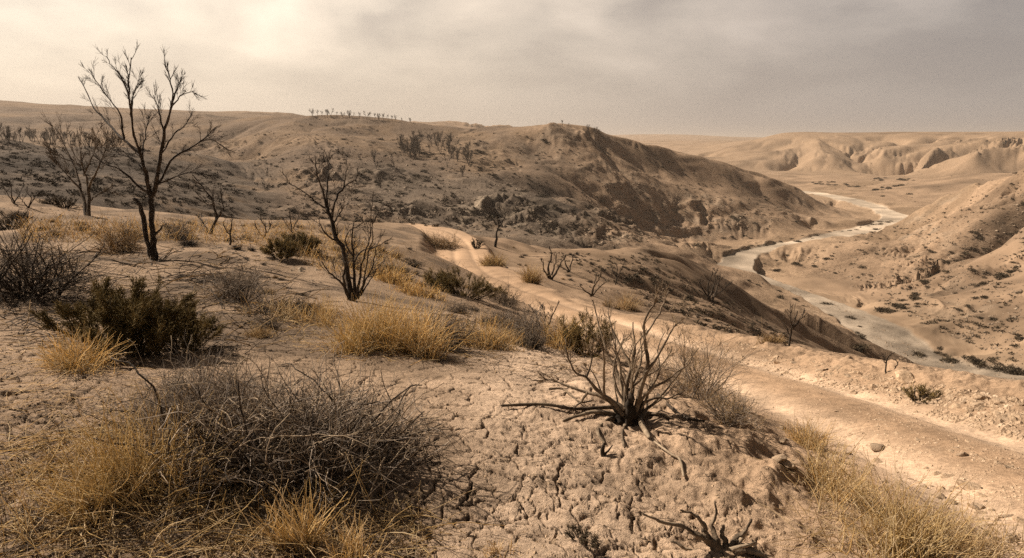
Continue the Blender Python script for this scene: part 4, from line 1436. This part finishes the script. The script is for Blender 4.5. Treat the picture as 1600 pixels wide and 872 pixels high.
def twig_bush(name, label, uv, wpx, hpx, depth, n, mats, rad=(.0012, .003), seg_n=6, wob=.28, cat='bush', thick=24, droop=-.03, split=.5, loops=0, loop_mat=None):
    """a tangle of thin curved twigs; wpx, hpx = half width and height in photograph pixels at its base"""
    b = np.array(hit(*uv))
    D = float((b - EYEP) @ FWD)
    rx, h, ry = wpx * D / F, hpx * D / F, depth
    right, away = basis(b)
    t = thing(name, label, cat, tuple(b))
    roots = []
    for _ in range(9):
        a, q_ = rng.random() * 6.28, rng.random() ** .5 * .62
        roots.append(b + right * rx * q_ * math.cos(a) + away * ry * q_ * math.sin(a))
    fine = [[] for _ in mats]
    main = []
    for i in range(thick):
        p = roots[int(rng.integers(0, 9))]
        a = rng.random() * 6.28
        d = right * math.cos(a) * rx / h * .6 + away * math.sin(a) * ry / h * .6 + np.array([0, 0, .5 + .6 * rng.random()])
        p = np.array([p[0], p[1], ground(p[0], p[1]) - .01])
        L = h * (.8 + .7 * rng.random())
        main.append(crook(p, d, L, 9, wob * .6, droop * 1.3, (rad[1] * 2.4, rad[1] * .8))[:2])
    for i in range(n):
        if rng.random() < split:
            k = main[int(rng.integers(0, thick))][0]
            j = int(rng.integers(1, 8))
            p = k[j]
            d = unit(k[j] - k[j - 1]) * .6 + rng.normal(0, .6, 3) + np.array([0, 0, .15])
        else:
            r_ = roots[int(rng.integers(0, 9))]
            a, q_ = rng.random() * 6.28, rng.random() ** .6
            p = b + right * rx * .85 * q_ * math.cos(a) + away * ry * .85 * q_ * math.sin(a)
            g = ground(p[0], p[1])
            p = np.array([p[0], p[1], g + h * .75 * (1 - q_ ** 2) * rng.random()])
            d = (p - r_) * .8 / h + rng.normal(0, .55, 3) + np.array([0, 0, .35])
        L = h * (.35 + .75 * rng.random())
        r0 = rad[0] + (rad[1] - rad[0]) * rng.random() ** 2
        c, rr_, _ = crook(p, d, L, seg_n, wob, droop, (r0, r0 * .45))
        lo = np.array([ground(q_[0], q_[1]) for q_ in c[::max(1, seg_n - 1)]]).min()
        c[:, 2] = np.maximum(c[:, 2], lo + .004)
        fine[int(rng.integers(0, len(mats)))].append((c, rr_))
    lp = []
    for i in range(loops):
        a, q_ = rng.random() * 6.28, rng.random() ** .5
        p = b + right * rx * .95 * q_ * math.cos(a) + away * ry * .95 * q_ * math.sin(a)
        p[2] = ground(p[0], p[1]) + h * (.15 + .8 * rng.random()) * (1 - .75 * q_ ** 2)
        d = rng.normal(0, 1, 3) * np.array([1, 1, .6])
        r0 = rad[1] * (.5 + .75 * rng.random())
        c, rr_, _ = crook(p, d, h * (.5 + .9 * rng.random()), 11, .22, -.06 * rng.random(), (r0, r0 * .5))
        cv_ = unit(rng.normal(0, 1, 3)) * .12 * h
        c += np.sin(np.linspace(0, math.pi, 11))[:, None] * cv_
        c[:, 2] = np.maximum(c[:, 2], ground(p[0], p[1]) + .004)
        lp.append((c, rr_))
    if lp:
        tube_obj('bent_stems', close_ends([q_ for k, q_ in enumerate(lp) if k % 5]), loop_mat, t, 4, b)
        o = tube_obj('bent_stems', close_ends([(q_[0], q_[1] * 1.7) for k, q_ in enumerate(lp) if not k % 5]), M_char, t, 5, b)
        o['label'] = 'thick charred stems'
    tube_obj('stems', close_ends(main), mats[-1], t, 5, b)
    for m_, f_ in zip(mats, fine):
        if f_:
            tube_obj('twigs', f_, m_, t, 3, b)
    return t


def leafy_bush(name, label, uv, wpx, hpx, depth, n, mat, stem=M_dark, leaf=(.02, .0022), lobes=7, cat='bush'):
    """stems carrying many small upright sprigs, in uneven clumps"""
    b = np.array(hit(*uv))
    D = float((b - EYEP) @ FWD)
    rx, h, ry = wpx * D / F, hpx * D / F, depth
    right, away = basis(b)
    t = thing(name, label, cat, tuple(b))
    st_, lf = [], []
    for k in range(lobes * 5):
        a, q_ = rng.random() * 6.28, rng.random() ** .5
        foot = b + right * rx * .45 * q_ * math.cos(a) + away * ry * .45 * q_ * math.sin(a)
        foot[2] = ground(foot[0], foot[1]) - .01
        tip = np.array([math.cos(a) * q_, math.sin(a) * q_])
        d = right * rx * tip[0] * .75 + away * ry * tip[1] * .75 + np.array([0, 0, h * (1.0 - .45 * q_ ** 2) * (.7 + .4 * rng.random())])
        L = np.linalg.norm(d)
        p_, r_, _ = crook(foot, d, L, 8, .12, 0, (leaf[1] * 2.6, leaf[1]))
        st_.append((p_, r_))
        sub = []
        sprout((p_, r_), L * .8, leaf[1] * 1.6, sub, 0, .55, .1, .12, (6, 9), .5, leaf[1] * .8, .3)
        st_ += sub
        m = max(2, int(n / (lobes * 5)))
        pool = [p_] + [s[0] for s in sub]
        for _ in range(m):
            q2 = pool[int(rng.integers(0, len(pool)))]
            j = int(rng.integers(1, len(q2)))
            p = q2[j] + (q2[j - 1] - q2[j]) * rng.random() + rng.normal(0, leaf[0] * .35, 3)
            ax = unit(q2[j] - q2[j - 1]) + rng.normal(0, .55, 3)
            l = leaf[0] * (.6 + .9 * rng.random())
            lf.append((np.array([p, p + unit(ax) * l]), np.array([leaf[1], leaf[1] * .4])))
    tube_obj('stems', st_, stem, t, 3, b)
    tube_obj('foliage', lf, mat, t, 3, b)
    return t


# big grey tangle in the foreground: its fine grey half and its dark coarse half grow together
twig_bush('twig_bush', 'large tangled leafless bush of grey and black twigs in the foreground', (455, 722), 215, 120, .46, 3000, [M_grey, M_grey, M_twig, M_grey, M_pale, M_dark], (.0010, .0036), 8, .24, thick=80, loops=260, loop_mat=M_pale)
twig_bush('twig_bush', 'fine grey dry bush pressed against the left side of the large tangle', (320, 660), 105, 88, .34, 2300, [M_grey, M_grey, M_twig], (.0009, .0020), 6, .35, thick=30, loops=90, loop_mat=M_pale)
twig_bush('twig_bush', 'dark leafless bush with thick black stems at the left edge', (60, 462), 105, 82, .6, 1000, [M_dark, M_twig, M_dark], (.0016, .005), 7, .2, thick=40, droop=-.01)
leafy_bush('olive_bush', 'large olive brown bush beside the golden tuft on the left', (205, 552), 88, 108, .5, 26000, M_olive, leaf=(.030, .0030), lobes=10)
leafy_bush('olive_bush', 'dark rounded bush in the shade behind the large grey tangle', (285, 548), 44, 72, .3, 7000, M_olive, leaf=(.024, .0026), lobes=6)
twig_bush('twig_bush', 'pale grey round dry bush left of the burnt tree', (372, 468), 42, 50, .4, 900, [M_grey, M_grey, M_twig], (.0014, .0026), 5, .3)
twig_bush('dry_bush', 'round brown dry bush at the foot of the tall bare tree', (186, 392), 32, 34, .5, 700, [M_twig, M_dull], (.003, .005), 5, .3)
leafy_bush('olive_bush', 'small olive bush on the plateau left of the burnt tree', (440, 402), 24, 30, .45, 4000, M_olive, leaf=(.05, .005), lobes=5)
leafy_bush('olive_bush', 'low olive bush behind the small one on the plateau', (470, 392), 30, 24, .5, 4000, M_olive, leaf=(.055, .006), lobes=5)
leafy_bush('olive_bush', 'wide olive bush at the near edge of the dirt track', (722, 462), 54, 38, .6, 7000, M_olive, leaf=(.05, .0045), lobes=8)
leafy_bush('olive_bush', 'olive bush overlapping the left end of the wide one by the track', (688, 450), 26, 26, .45, 3000, M_olive, leaf=(.05, .0045), lobes=5)
twig_bush('twig_bush', 'dark springy twig bush among the golden grass', (688, 545), 40, 52, .3, 800, [M_dark, M_twig], (.0012, .0028), 6, .28)
twig_bush('twig_bush', 'low grey twig bush on the near verge of the track', (790, 478), 26, 26, .4, 600, [M_twig, M_dark], (.002, .004), 5, .3)
leafy_bush('olive_bush', 'straggly olive yellow bush behind the burnt shrub', (915, 556), 48, 62, .4, 8000, M_olive, leaf=(.03, .0030), lobes=7)
twig_bush('dry_bush', 'brown feathery dry bush right of the burnt shrub', (1082, 622), 54, 78, .4, 900, [M_twig, M_dull, M_grey], (.0009, .0020), 6, .22, droop=.0)
twig_bush('dry_bush', 'low dark dry bush trailing down toward the track', (1145, 652), 56, 42, .35, 700, [M_grey, M_twig, M_dull, M_twig], (.0010, .0022), 6, .28)
twig_bush('dry_bush', 'grey brown dry twigs between the golden grass and the track', (812, 522), 48, 44, .45, 900, [M_twig, M_grey], (.0012, .0026), 6, .3)
leafy_bush('green_weed', 'small dark green weed on the stony far verge of the track', (1438, 626), 24, 24, .22, 700, M_olive, leaf=(.03, .0035), lobes=4, cat='weed')
leafy_bush('green_weed', 'little dark tuft of weed on the open cracked clay', (910, 842), 24, 22, .07, 420, M_brush, leaf=(.014, .0014), lobes=3, cat='weed')
twig_bush('dry_bush', 'grey dry bush on the plateau near the small crooked tree', (282, 372), 22, 22, .5, 400, [M_twig, M_grey], (.004, .007), 5, .3)
leafy_bush('olive_bush', 'dark bush low on the left plateau behind the black stemmed bush', (14, 358), 30, 26, .7, 1400, M_brush, leaf=(.05, .006), lobes=6)
leafy_bush('olive_bush', 'dark low bush left of the thin forked tree', (100, 324), 28, 15, .9, 1400, M_brush, leaf=(.08, .009), lobes=6)
leafy_bush('olive_bush', 'small dark round bush by the bend of the track', (745, 388), 9, 16, .5, 500, M_brush, leaf=(.1, .014), lobes=4)
twig_bush('dry_bush', 'low brown bush on the left verge before the bend of the track', (690, 386), 32, 18, 1.2, 700, [M_twig, M_dull], (.008, .014), 5, .3)
twig_bush('brush_pile', 'pile of burnt fallen brush at the foot of the burnt tree', (452, 488), 92, 24, .55, 900, [M_dark, M_dark, M_twig, M_char], (.002, .006), 6, .22, cat='brush pile', droop=-.08)
twig_bush('brush_pile', 'scattered black brush lying left of the brush pile', (318, 436), 46, 16, .6, 350, [M_dark, M_twig], (.003, .007), 6, .2, cat='brush pile', droop=-.09)


# ------------------------------------------------------------------ grass
def tuft(label, uv, wpx, hpx, depth, n, mats, rad=(.0010, .0018), lean=.35, name='grass_tuft', bendy=.15):
    n = int(n * .8)
    b = np.array(hit(*uv))
    D = float((b - EYEP) @ FWD)
    rx, h = wpx * D / F, hpx * D / F
    right, away = basis(b)
    bl = [[] for _ in mats]
    cl = [(rng.normal(0, .45), rng.normal(0, .45)) for _ in range(max(3, int(wpx / 6)))]
    for i in range(n):
        cx_, cy_ = cl[int(rng.integers(0, len(cl)))]
        fx, fy = np.clip(cx_ + rng.normal(0, .24), -1.3, 1.3), np.clip(cy_ + rng.normal(0, .24), -1.3, 1.3)
        p = b + right * rx * fx + away * depth * fy
        p[2] = ground(p[0], p[1]) - .01
        d = np.array([0, 0, 1.0]) + right * rng.normal(fx * .25, lean) + away * rng.normal(0, lean)
        L = h * (.4 + .95 * rng.random() ** 1.4) * (1.1 - .3 * abs(fx))
        r0 = (rad[0] + (rad[1] - rad[0]) * rng.random()) * 1.9
        c, rr_, _ = crook(p, d, L, 7, bendy, -.02 - .14 * rng.random() ** 2, (r0, r0 * .35))
        c[:, 2] = np.maximum(c[:, 2], p[2] + .006)
        bl[int(rng.integers(0, len(mats)))].append((c, rr_))
    polys = bl
    root = None
    t = thing(name, label, 'grass tuft', tuple(b), 'tufts of dry grass')
    for m_, f_ in zip(mats, polys):
        if f_:
            tube_obj('blades', f_, m_, t, 3, b)
    return t


tuft('dense golden grass clump in front of the burnt tree, left half', (585, 545), 62, 72, .35, 1500, [M_gold, M_gold, M_straw])
tuft('tall golden grass clump beside the dark springy twig bush', (648, 552), 40, 78, .25, 900, [M_gold, M_straw])
tuft('broad low golden grass on the right of the springy twig bush', (752, 540), 56, 46, .35, 1000, [M_gold, M_straw, M_dull])
tuft('sparse yellow grass left of the dense golden clump', (512, 505), 34, 36, .4, 420, [M_straw, M_gold])
tuft('thin pale grass standing before the brush pile', (425, 498), 40, 42, .3, 220, [M_straw])
tuft('small golden tuft at the left foot of the olive brown bush', (128, 575), 48, 58, .28, 750, [M_gold, M_straw], lean=.6)
tuft('golden stalks tangled into the left of the large grey bush', (225, 765), 78, 130, .2, 900, [M_gold, M_straw, M_gold], (.0008, .0016), .4)
tuft('upright golden stalks with seed heads at the bottom edge', (480, 862), 32, 92, .07, 240, [M_gold, M_straw], (.0008, .0018), .18)
tuft('golden stalks just right of those with seed heads at the bottom', (545, 868), 30, 62, .08, 160, [M_gold, M_straw], (.0008, .0015), .3)
tuft('golden grass clump above the stones at the right of the clay', (1310, 770), 50, 66, .2, 440, [M_gold, M_straw], (.0008, .0016), .3)
tuft('large golden grass clump in the bottom right corner area', (1400, 850), 76, 84, .22, 560, [M_gold, M_straw, M_gold], (.0008, .0017), .36)
tuft('dull grass growing with the golden clump on the far right', (1500, 862), 70, 60, .2, 620, [M_dull, M_straw], (.0007, .0013), .5)
tuft('dull brown grass on the near shoulder of the track', (1268, 700), 46, 42, .25, 520, [M_dull, M_gold], (.0008, .0014), .45)
tuft('round golden tuft on the far verge of the track', (826, 442), 20, 26, .5, 700, [M_dull, M_gold], (.003, .005), .4)
tuft('low golden tuft left of the round one by the track', (772, 414), 24, 18, .8, 500, [M_dull, M_gold], (.006, .009), .5)
tuft('pale fluffy tuft on the far verge behind the burnt shrub', (976, 482), 26, 26, .45, 600, [M_dull, M_straw], (.002, .004), .45)
tuft('small tuft at the left of the pale fluffy one', (952, 480), 12, 16, .3, 260, [M_dull], (.002, .004), .45)
tuft('low brown tuft on the slope edge above the riverbed', (1205, 535), 20, 16, .3, 260, [M_dull], (.002, .004), .45)
tuft('golden tuft between the bend of the track and the wide olive bush', (612, 442), 40, 26, .6, 500, [M_dull, M_gold], (.002, .004), .4)
tuft('golden grass under the olive bushes near the track', (655, 462), 44, 24, .5, 480, [M_gold, M_dull], (.002, .004), .4)
tuft('yellow grass growing through the straggly olive yellow bush', (880, 545), 44, 48, .4, 600, [M_dull, M_gold], (.001, .002), .35)
tuft('small grass tuft left of the dead root', (780, 868), 30, 26, .08, 90, [M_straw], (.0008, .0014), .5)


def strew(name, n, poly, mats, L, rad, lift=.5, rmin=1.2, wob=.1, sc=True, up=.12):
    """lying and leaning stalks, one mass"""
    bl = [[] for _ in mats]
    for (u, v) in in_poly(poly, n):
        h_ = hit(u, v, rmin)
        if h_ is None:
            continue
        d_ = math.hypot(h_[0], h_[1])
        k = max(1, d_ / 4) if sc else 1
        a = rng.random() * 6.28
        l = (L[0] + (L[1] - L[0]) * rng.random() ** 1.5) * k ** .5
        r0 = (rad[0] + (rad[1] - rad[0]) * rng.random()) * k
        c, rr_, _ = crook((h_[0], h_[1], h_[2] + .004), (math.cos(a), math.sin(a), lift * rng.random()), l, 6, wob, -.02 - up * rng.random(), (r0, r0 * .5))
        g0 = ground(c[-1, 0], c[-1, 1])
        gl = np.linspace(h_[2], g0, 6)
        c[:, 2] = np.maximum(c[:, 2], gl + .003)
        bl[int(rng.integers(0, len(mats)))].append((c, rr_))
    polys = sum(bl, [])
    out = []
    for i, (m_, f_) in enumerate(zip(mats, bl)):
        if f_:
            out.append(tag(tube_obj(name, f_, m_, None, 3), kind='stuff'))
    return out


strew('dry_grass', 2000, [(0, 690), (200, 660), (420, 720), (640, 790), (700, 872), (0, 872)], [M_straw, M_gold, M_dull, M_twig], (.08, .42), (.0010, .0024))
strew('dry_grass', 420, [(0, 540), (180, 560), (330, 600), (240, 700), (0, 720)], [M_straw, M_twig], (.05, .30), (.0009, .0018))
strew('dry_grass', 700, [(1240, 720), (1420, 770), (1600, 850), (1600, 872), (1260, 872)], [M_straw, M_dull], (.06, .32), (.0009, .0019))
strew('dry_grass', 500, [(400, 480), (760, 500), (800, 560), (560, 570), (380, 520)], [M_gold, M_dull, M_straw], (.05, .25), (.0009, .0016), .9)
strew('dry_grass', 3200, [(30, 350), (330, 352), (480, 350), (620, 400), (650, 440), (520, 430), (400, 385), (250, 378), (30, 382)], [M_gold, M_dull, M_straw], (.09, .26), (.0007, .0014), 3.0, 6)
strew('dead_litter', 1300, [(0, 390), (400, 390), (520, 480), (380, 560), (0, 540)], [M_twig, M_dark, M_dark, M_dull], (.06, .42), (.0012, .0032), .6)
strew('dead_litter', 500, [(560, 470), (760, 470), (960, 590), (860, 600), (640, 560)], [M_twig, M_dark, M_dull], (.04, .25), (.0010, .0022), .5)
strew('dead_litter', 160, [(720, 600), (960, 690), (1200, 720), (1220, 840), (760, 860), (680, 720)], [M_twig, M_bark], (.03, .14), (.0009, .0020), .3)
strew('dry_grass', 380, [(620, 380), (700, 400), (900, 520), (1000, 600), (840, 560), (700, 480)], [M_dull, M_twig], (.05, .2), (.0008, .0014), 1.4)

strew('dry_grass', 300, [(1250, 690), (1300, 720), (1480, 800), (1600, 850), (1600, 872), (1300, 872), (1270, 790)], [M_gold, M_straw, M_dull], (.12, .34), (.0012, .0022), 5.0)
strew('dry_grass', 240, [(60, 700), (240, 650), (420, 740), (620, 800), (640, 872), (0, 872)], [M_gold, M_straw, M_dull], (.12, .36), (.0012, .0022), 4.0)

# long pale stalks lying over the left foreground
def stalk(label, pts, lift, r0=.0030):
    p_ = []
    for (u, v), l in zip(pts, lift):
        h_ = np.array(hit(u, v))
        tow = unit(EYEP - h_)
        p_.append(h_ + tow * l)
    c = bend(p_, 18)
    c[1:-1] += rng.normal(0, .004, (16, 3))
    tag(tube_obj('dry_stalk', close_ends([(c, np.linspace(r0, r0 * .5, 18))]), M_straw, None, 5), label, 'stalk')


stalk('long pale stalk curving down past the bottom left edge', [(150, 871), (130, 842), (134, 800), (124, 768), (122, 738)], (.004, .04, .06, .07, .06))
stalk('long pale stalk leaning over the golden stalks on the left', [(194, 853), (180, 822), (173, 782), (163, 738), (143, 708)], (.004, .05, .09, .12, .13))
stalk('pale bent stalk hanging across the front of the large tangled bush', [(470, 770), (478, 735), (466, 700), (456, 660), (466, 640)], (.01, .16, .26, .34, .36), .0032)
stalk('thin pale stalk crossing the lower front of the large tangled bush', [(610, 745), (560, 752), (520, 762), (480, 742), (455, 712)], (.01, .08, .12, .2, .24), .0026)
stalk('thin straw bent along the left front of the large tangled bush', [(330, 800), (360, 770), (400, 745), (440, 722), (500, 716)], (.005, .08, .14, .2, .24), .0022)

# ------------------------------------------------------------------ stones
STONE = [make_stone_mesh('stone', 970 + i) for i in range(7)]


def place_stones(pix, size, label, group, sink=.2):
    src = {}
    for (x, y, z, s, hf) in spots_at(pix, size, (.75, 1.1), sink=sink):
        k = int(rng.integers(0, len(STONE)))
        if k in src:
            o = src[k].copy()
        else:
            o = src[k] = bpy.data.objects.new('stone', STONE[k])
        COL.objects.link(o)
        o.location = (x, y, z)
        o.rotation_euler = (rng.normal(0, .25), rng.normal(0, .25), rng.random() * 6.28)
        o.scale = (s, s, s * hf)
        tag(o, label, 'stone', group)


place_stones(in_poly([(1110, 520), (1300, 572), (1450, 604), (1600, 628), (1600, 665), (1440, 625), (1300, 592), (1120, 540)], 120), (.025, .13), 'pale stone on the crumbling far verge of the dirt track', 'stones on the far verge')
place_stones(in_poly([(1180, 640), (1300, 690), (1450, 730), (1600, 790), (1600, 850), (1420, 770), (1280, 715)], 60), (.018, .075), 'pale stone on the near shoulder of the dirt track', 'stones on the near shoulder')
place_stones(in_poly([(1260, 610), (1400, 650), (1600, 720), (1600, 745), (1400, 678), (1250, 630)], 36), (.012, .055), 'small stone on the strip between the wheel ruts', 'stones between the wheel ruts')
place_stones(in_poly([(690, 560), (960, 600), (1200, 700), (1240, 860), (720, 860)], 50), (.006, .024), 'small clod of dry earth lying on the cracked clay', 'clods on the cracked clay', .25)
place_stones(in_poly([(400, 400), (640, 420), (760, 500), (560, 540), (420, 480)], 24), (.015, .05), 'stone among the grass around the burnt tree', 'stones around the burnt tree')
for (u, v, s, lab) in ((1372, 702, .085, 'broken pale boulder at the near edge of the dirt track'), (1502, 712, .05, 'round stone between the ruts near the right edge'), (1515, 762, .085, 'long flat pale rock on the near side of the track at the right'), (1224, 690, .035, 'smooth pale stone in the grass on the near shoulder'),
                       (1286, 684, .03, 'small pale stone beside the dull grass by the track'), (1440, 800, .035, 'smooth pale stone behind the large golden grass clump'), (1415, 592, .16, 'dark lump of earth on the far verge above the riverbed'), (1232, 728, .05, 'dark rock at the edge of the clay near the golden clump'), (1218, 718, .05, 'weathered rock leaning at the edge of the cracked clay')):
    h_ = hit(u, v)
    o = bpy.data.objects.new('stone', STONE[int(rng.integers(0, 7))])
    COL.objects.link(o)
    o.location = (h_[0], h_[1], h_[2] + s * .12)
    o.scale = (s * 1.25, s, s * .8)
    o.rotation_euler = (rng.normal(0, .2), rng.normal(0, .2), rng.random() * 3)
    tag(o, lab, 'stone')


def gravel(name, n, poly, size, mat, rmin=1.2):
    base = []
    for k in range(6):
        me = STONE[k % 7]
        d_ = unit
        pts = np.array([(1, 0, 0), (-1, 0, 0), (0, 1, 0), (0, -1, 0), (0, 0, 1), (0, 0, -1)], float) * (.6 + .6 * rng.random((6, 1)))
        pts[:, 2] *= .6
        base.append(pts)
    tri = np.array([(0, 2, 4), (2, 1, 4), (1, 3, 4), (3, 0, 4), (2, 0, 5), (1, 2, 5), (3, 1, 5), (0, 3, 5)])
    VV, FF, off = [], [], 0
    pix = [p_ for p_ in in_poly(poly, int(n * 1.6)) if perlin(np.array([p_[0] / 38.]), np.array([p_[1] / 17.]), 893)[0] + .5 * rng.random() > .1]
    for (x, y, z, s, hf) in spots_at(pix, size, (.8, 1.1), rmin, sink=.1):
        s = size[0] + (s - size[0]) * (.35 + .9 * rng.random() ** 2)
        v_ = base[int(rng.integers(0, 6))] * s
        a = rng.random() * 6.28
        c_, s_ = math.cos(a), math.sin(a)
        VV.append(np.column_stack([v_[:, 0] * c_ - v_[:, 1] * s_ + x, v_[:, 0] * s_ + v_[:, 1] * c_ + y, v_[:, 2] + z]))
        FF.append(tri + off)
        off += 6
    return tag(link(name, mesh_raw(name, np.vstack(VV), np.vstack(FF), 3, mat, False)), kind='stuff')


gravel('gravel', 3600, [(1000, 495), (1300, 572), (1600, 625), (1600, 690), (1300, 610), (1000, 520)], (.010, .055), M_stone)
gravel('gravel', 1500, [(1150, 620), (1300, 660), (1600, 760), (1600, 860), (1300, 740), (1180, 670)], (.004, .018), M_stone)
gravel('gravel', 2600, [(720, 385), (860, 462), (1120, 548), (1420, 640), (1600, 705), (1600, 790), (1400, 705), (1180, 628), (900, 515), (740, 432)], (.006, .026), M_stone)
gravel('earth_crumbs', 5000, [(500, 560), (900, 560), (1250, 700), (1250, 872), (600, 872), (720, 700)], (.002, .012), plain_mat('earth_crumb', [(.26, .19, .125), (.46, .34, .23)], 8), 1.2)
gravel('earth_crumbs', 4200, [(0, 390), (500, 400), (760, 500), (700, 580), (250, 560), (200, 720), (0, 720)], (.004, .016), plain_mat('dark_earth_crumb', [(.09, .066, .045), (.22, .16, .105)], 8), 1.2)

M_rock = plain_mat('weathered_rock', [(.14, .105, .075), (.25, .19, .135), (.40, .315, .225)], .8)
gravel('rubble', 1500, [(470, 250), (640, 225), (780, 280), (880, 330), (1010, 395), (700, 360), (460, 335)], (.2, .8), M_rock, 110)
gravel('rubble', 900, [(900, 290), (1010, 285), (1190, 330), (1210, 358), (1060, 372), (960, 375)], (.25, 1.0), M_rock, 180)
gravel('rubble', 1500, [(1240, 405), (1400, 350), (1600, 275), (1600, 580), (1440, 505), (1340, 455)], (.2, .8), M_rock, 130)
gravel('rubble', 800, [(850, 395), (1010, 395), (1290, 560), (1100, 505), (900, 450)], (.06, .3), M_rock, 20)
gravel('rubble', 500, [(1130, 420), (1180, 440), (1290, 480), (1380, 540), (1430, 580), (1600, 615), (1600, 590), (1450, 555), (1350, 495), (1200, 425)], (.15, .55), M_rock, 130)
gravel('rubble', 700, [(0, 305), (330, 346), (600, 348), (700, 366), (640, 420), (520, 470), (420, 400), (0, 375)], (.03, .12), M_rock, 10)

# small dry bushes scattered about
for pix_, size_, lab, grp in ((in_poly([(0, 335), (340, 352), (560, 352), (660, 400), (640, 440), (500, 430), (420, 400), (200, 375), (0, 372)], 46), (.16, .42), 'small dry bush among the pale grass of the plateau', 'small dry bushes on the plateau'),
                              (in_poly([(640, 372), (700, 385), (740, 470), (880, 540), (820, 550), (700, 490), (620, 430)], 26), (.14, .34), 'small dry bush on the near verge of the dirt track', 'small dry bushes on the near verge'),
                              (in_poly([(760, 395), (800, 385), (880, 392), (1000, 395), (960, 440), (900, 450), (840, 430)], 22), (.2, .5), 'small dry bush on the knoll beyond the dirt track', 'small dry bushes beyond the track'),
                              (in_poly([(260, 420), (420, 400), (520, 470), (380, 540), (330, 500)], 14), (.08, .2), 'small dry bush in the bare patch left of the burnt tree', 'small dry bushes left of the burnt tree')):
    copies(DRYB, 'dry_bush', [(x, y, z, s, .6 + .3 * rng.random()) for (x, y, z, s, f) in spots_at(pix_, size_, sink=.02)], lab, 'bush', grp)

# ------------------------------------------------------------------ dusty air
bpy.ops.mesh.primitive_cube_add(size=1)
hz = bpy.context.object
hz.name = 'haze'
hz.data.name = 'haze'
zlo, zhi = float(GZ.min()) - 1, float(GZ.max()) + 30
hz.scale = (18200, 18200, zhi - zlo)
hz.location = (0, 0, (zlo + zhi) / 2)
hm = bpy.data.materials.new('dusty_air')
hm.use_nodes = True
t = NT(hm.node_tree)
v = t.n('ShaderNodeVolumePrincipled', {'Color': (.92, .82, .71), 'Density': .00013, 'Anisotropy': .2})
t.t.links.new(v.outputs[0], t.n('ShaderNodeOutputMaterial').inputs['Volume'])
hz.data.materials.append(hm)
hz['kind'] = 'stuff'
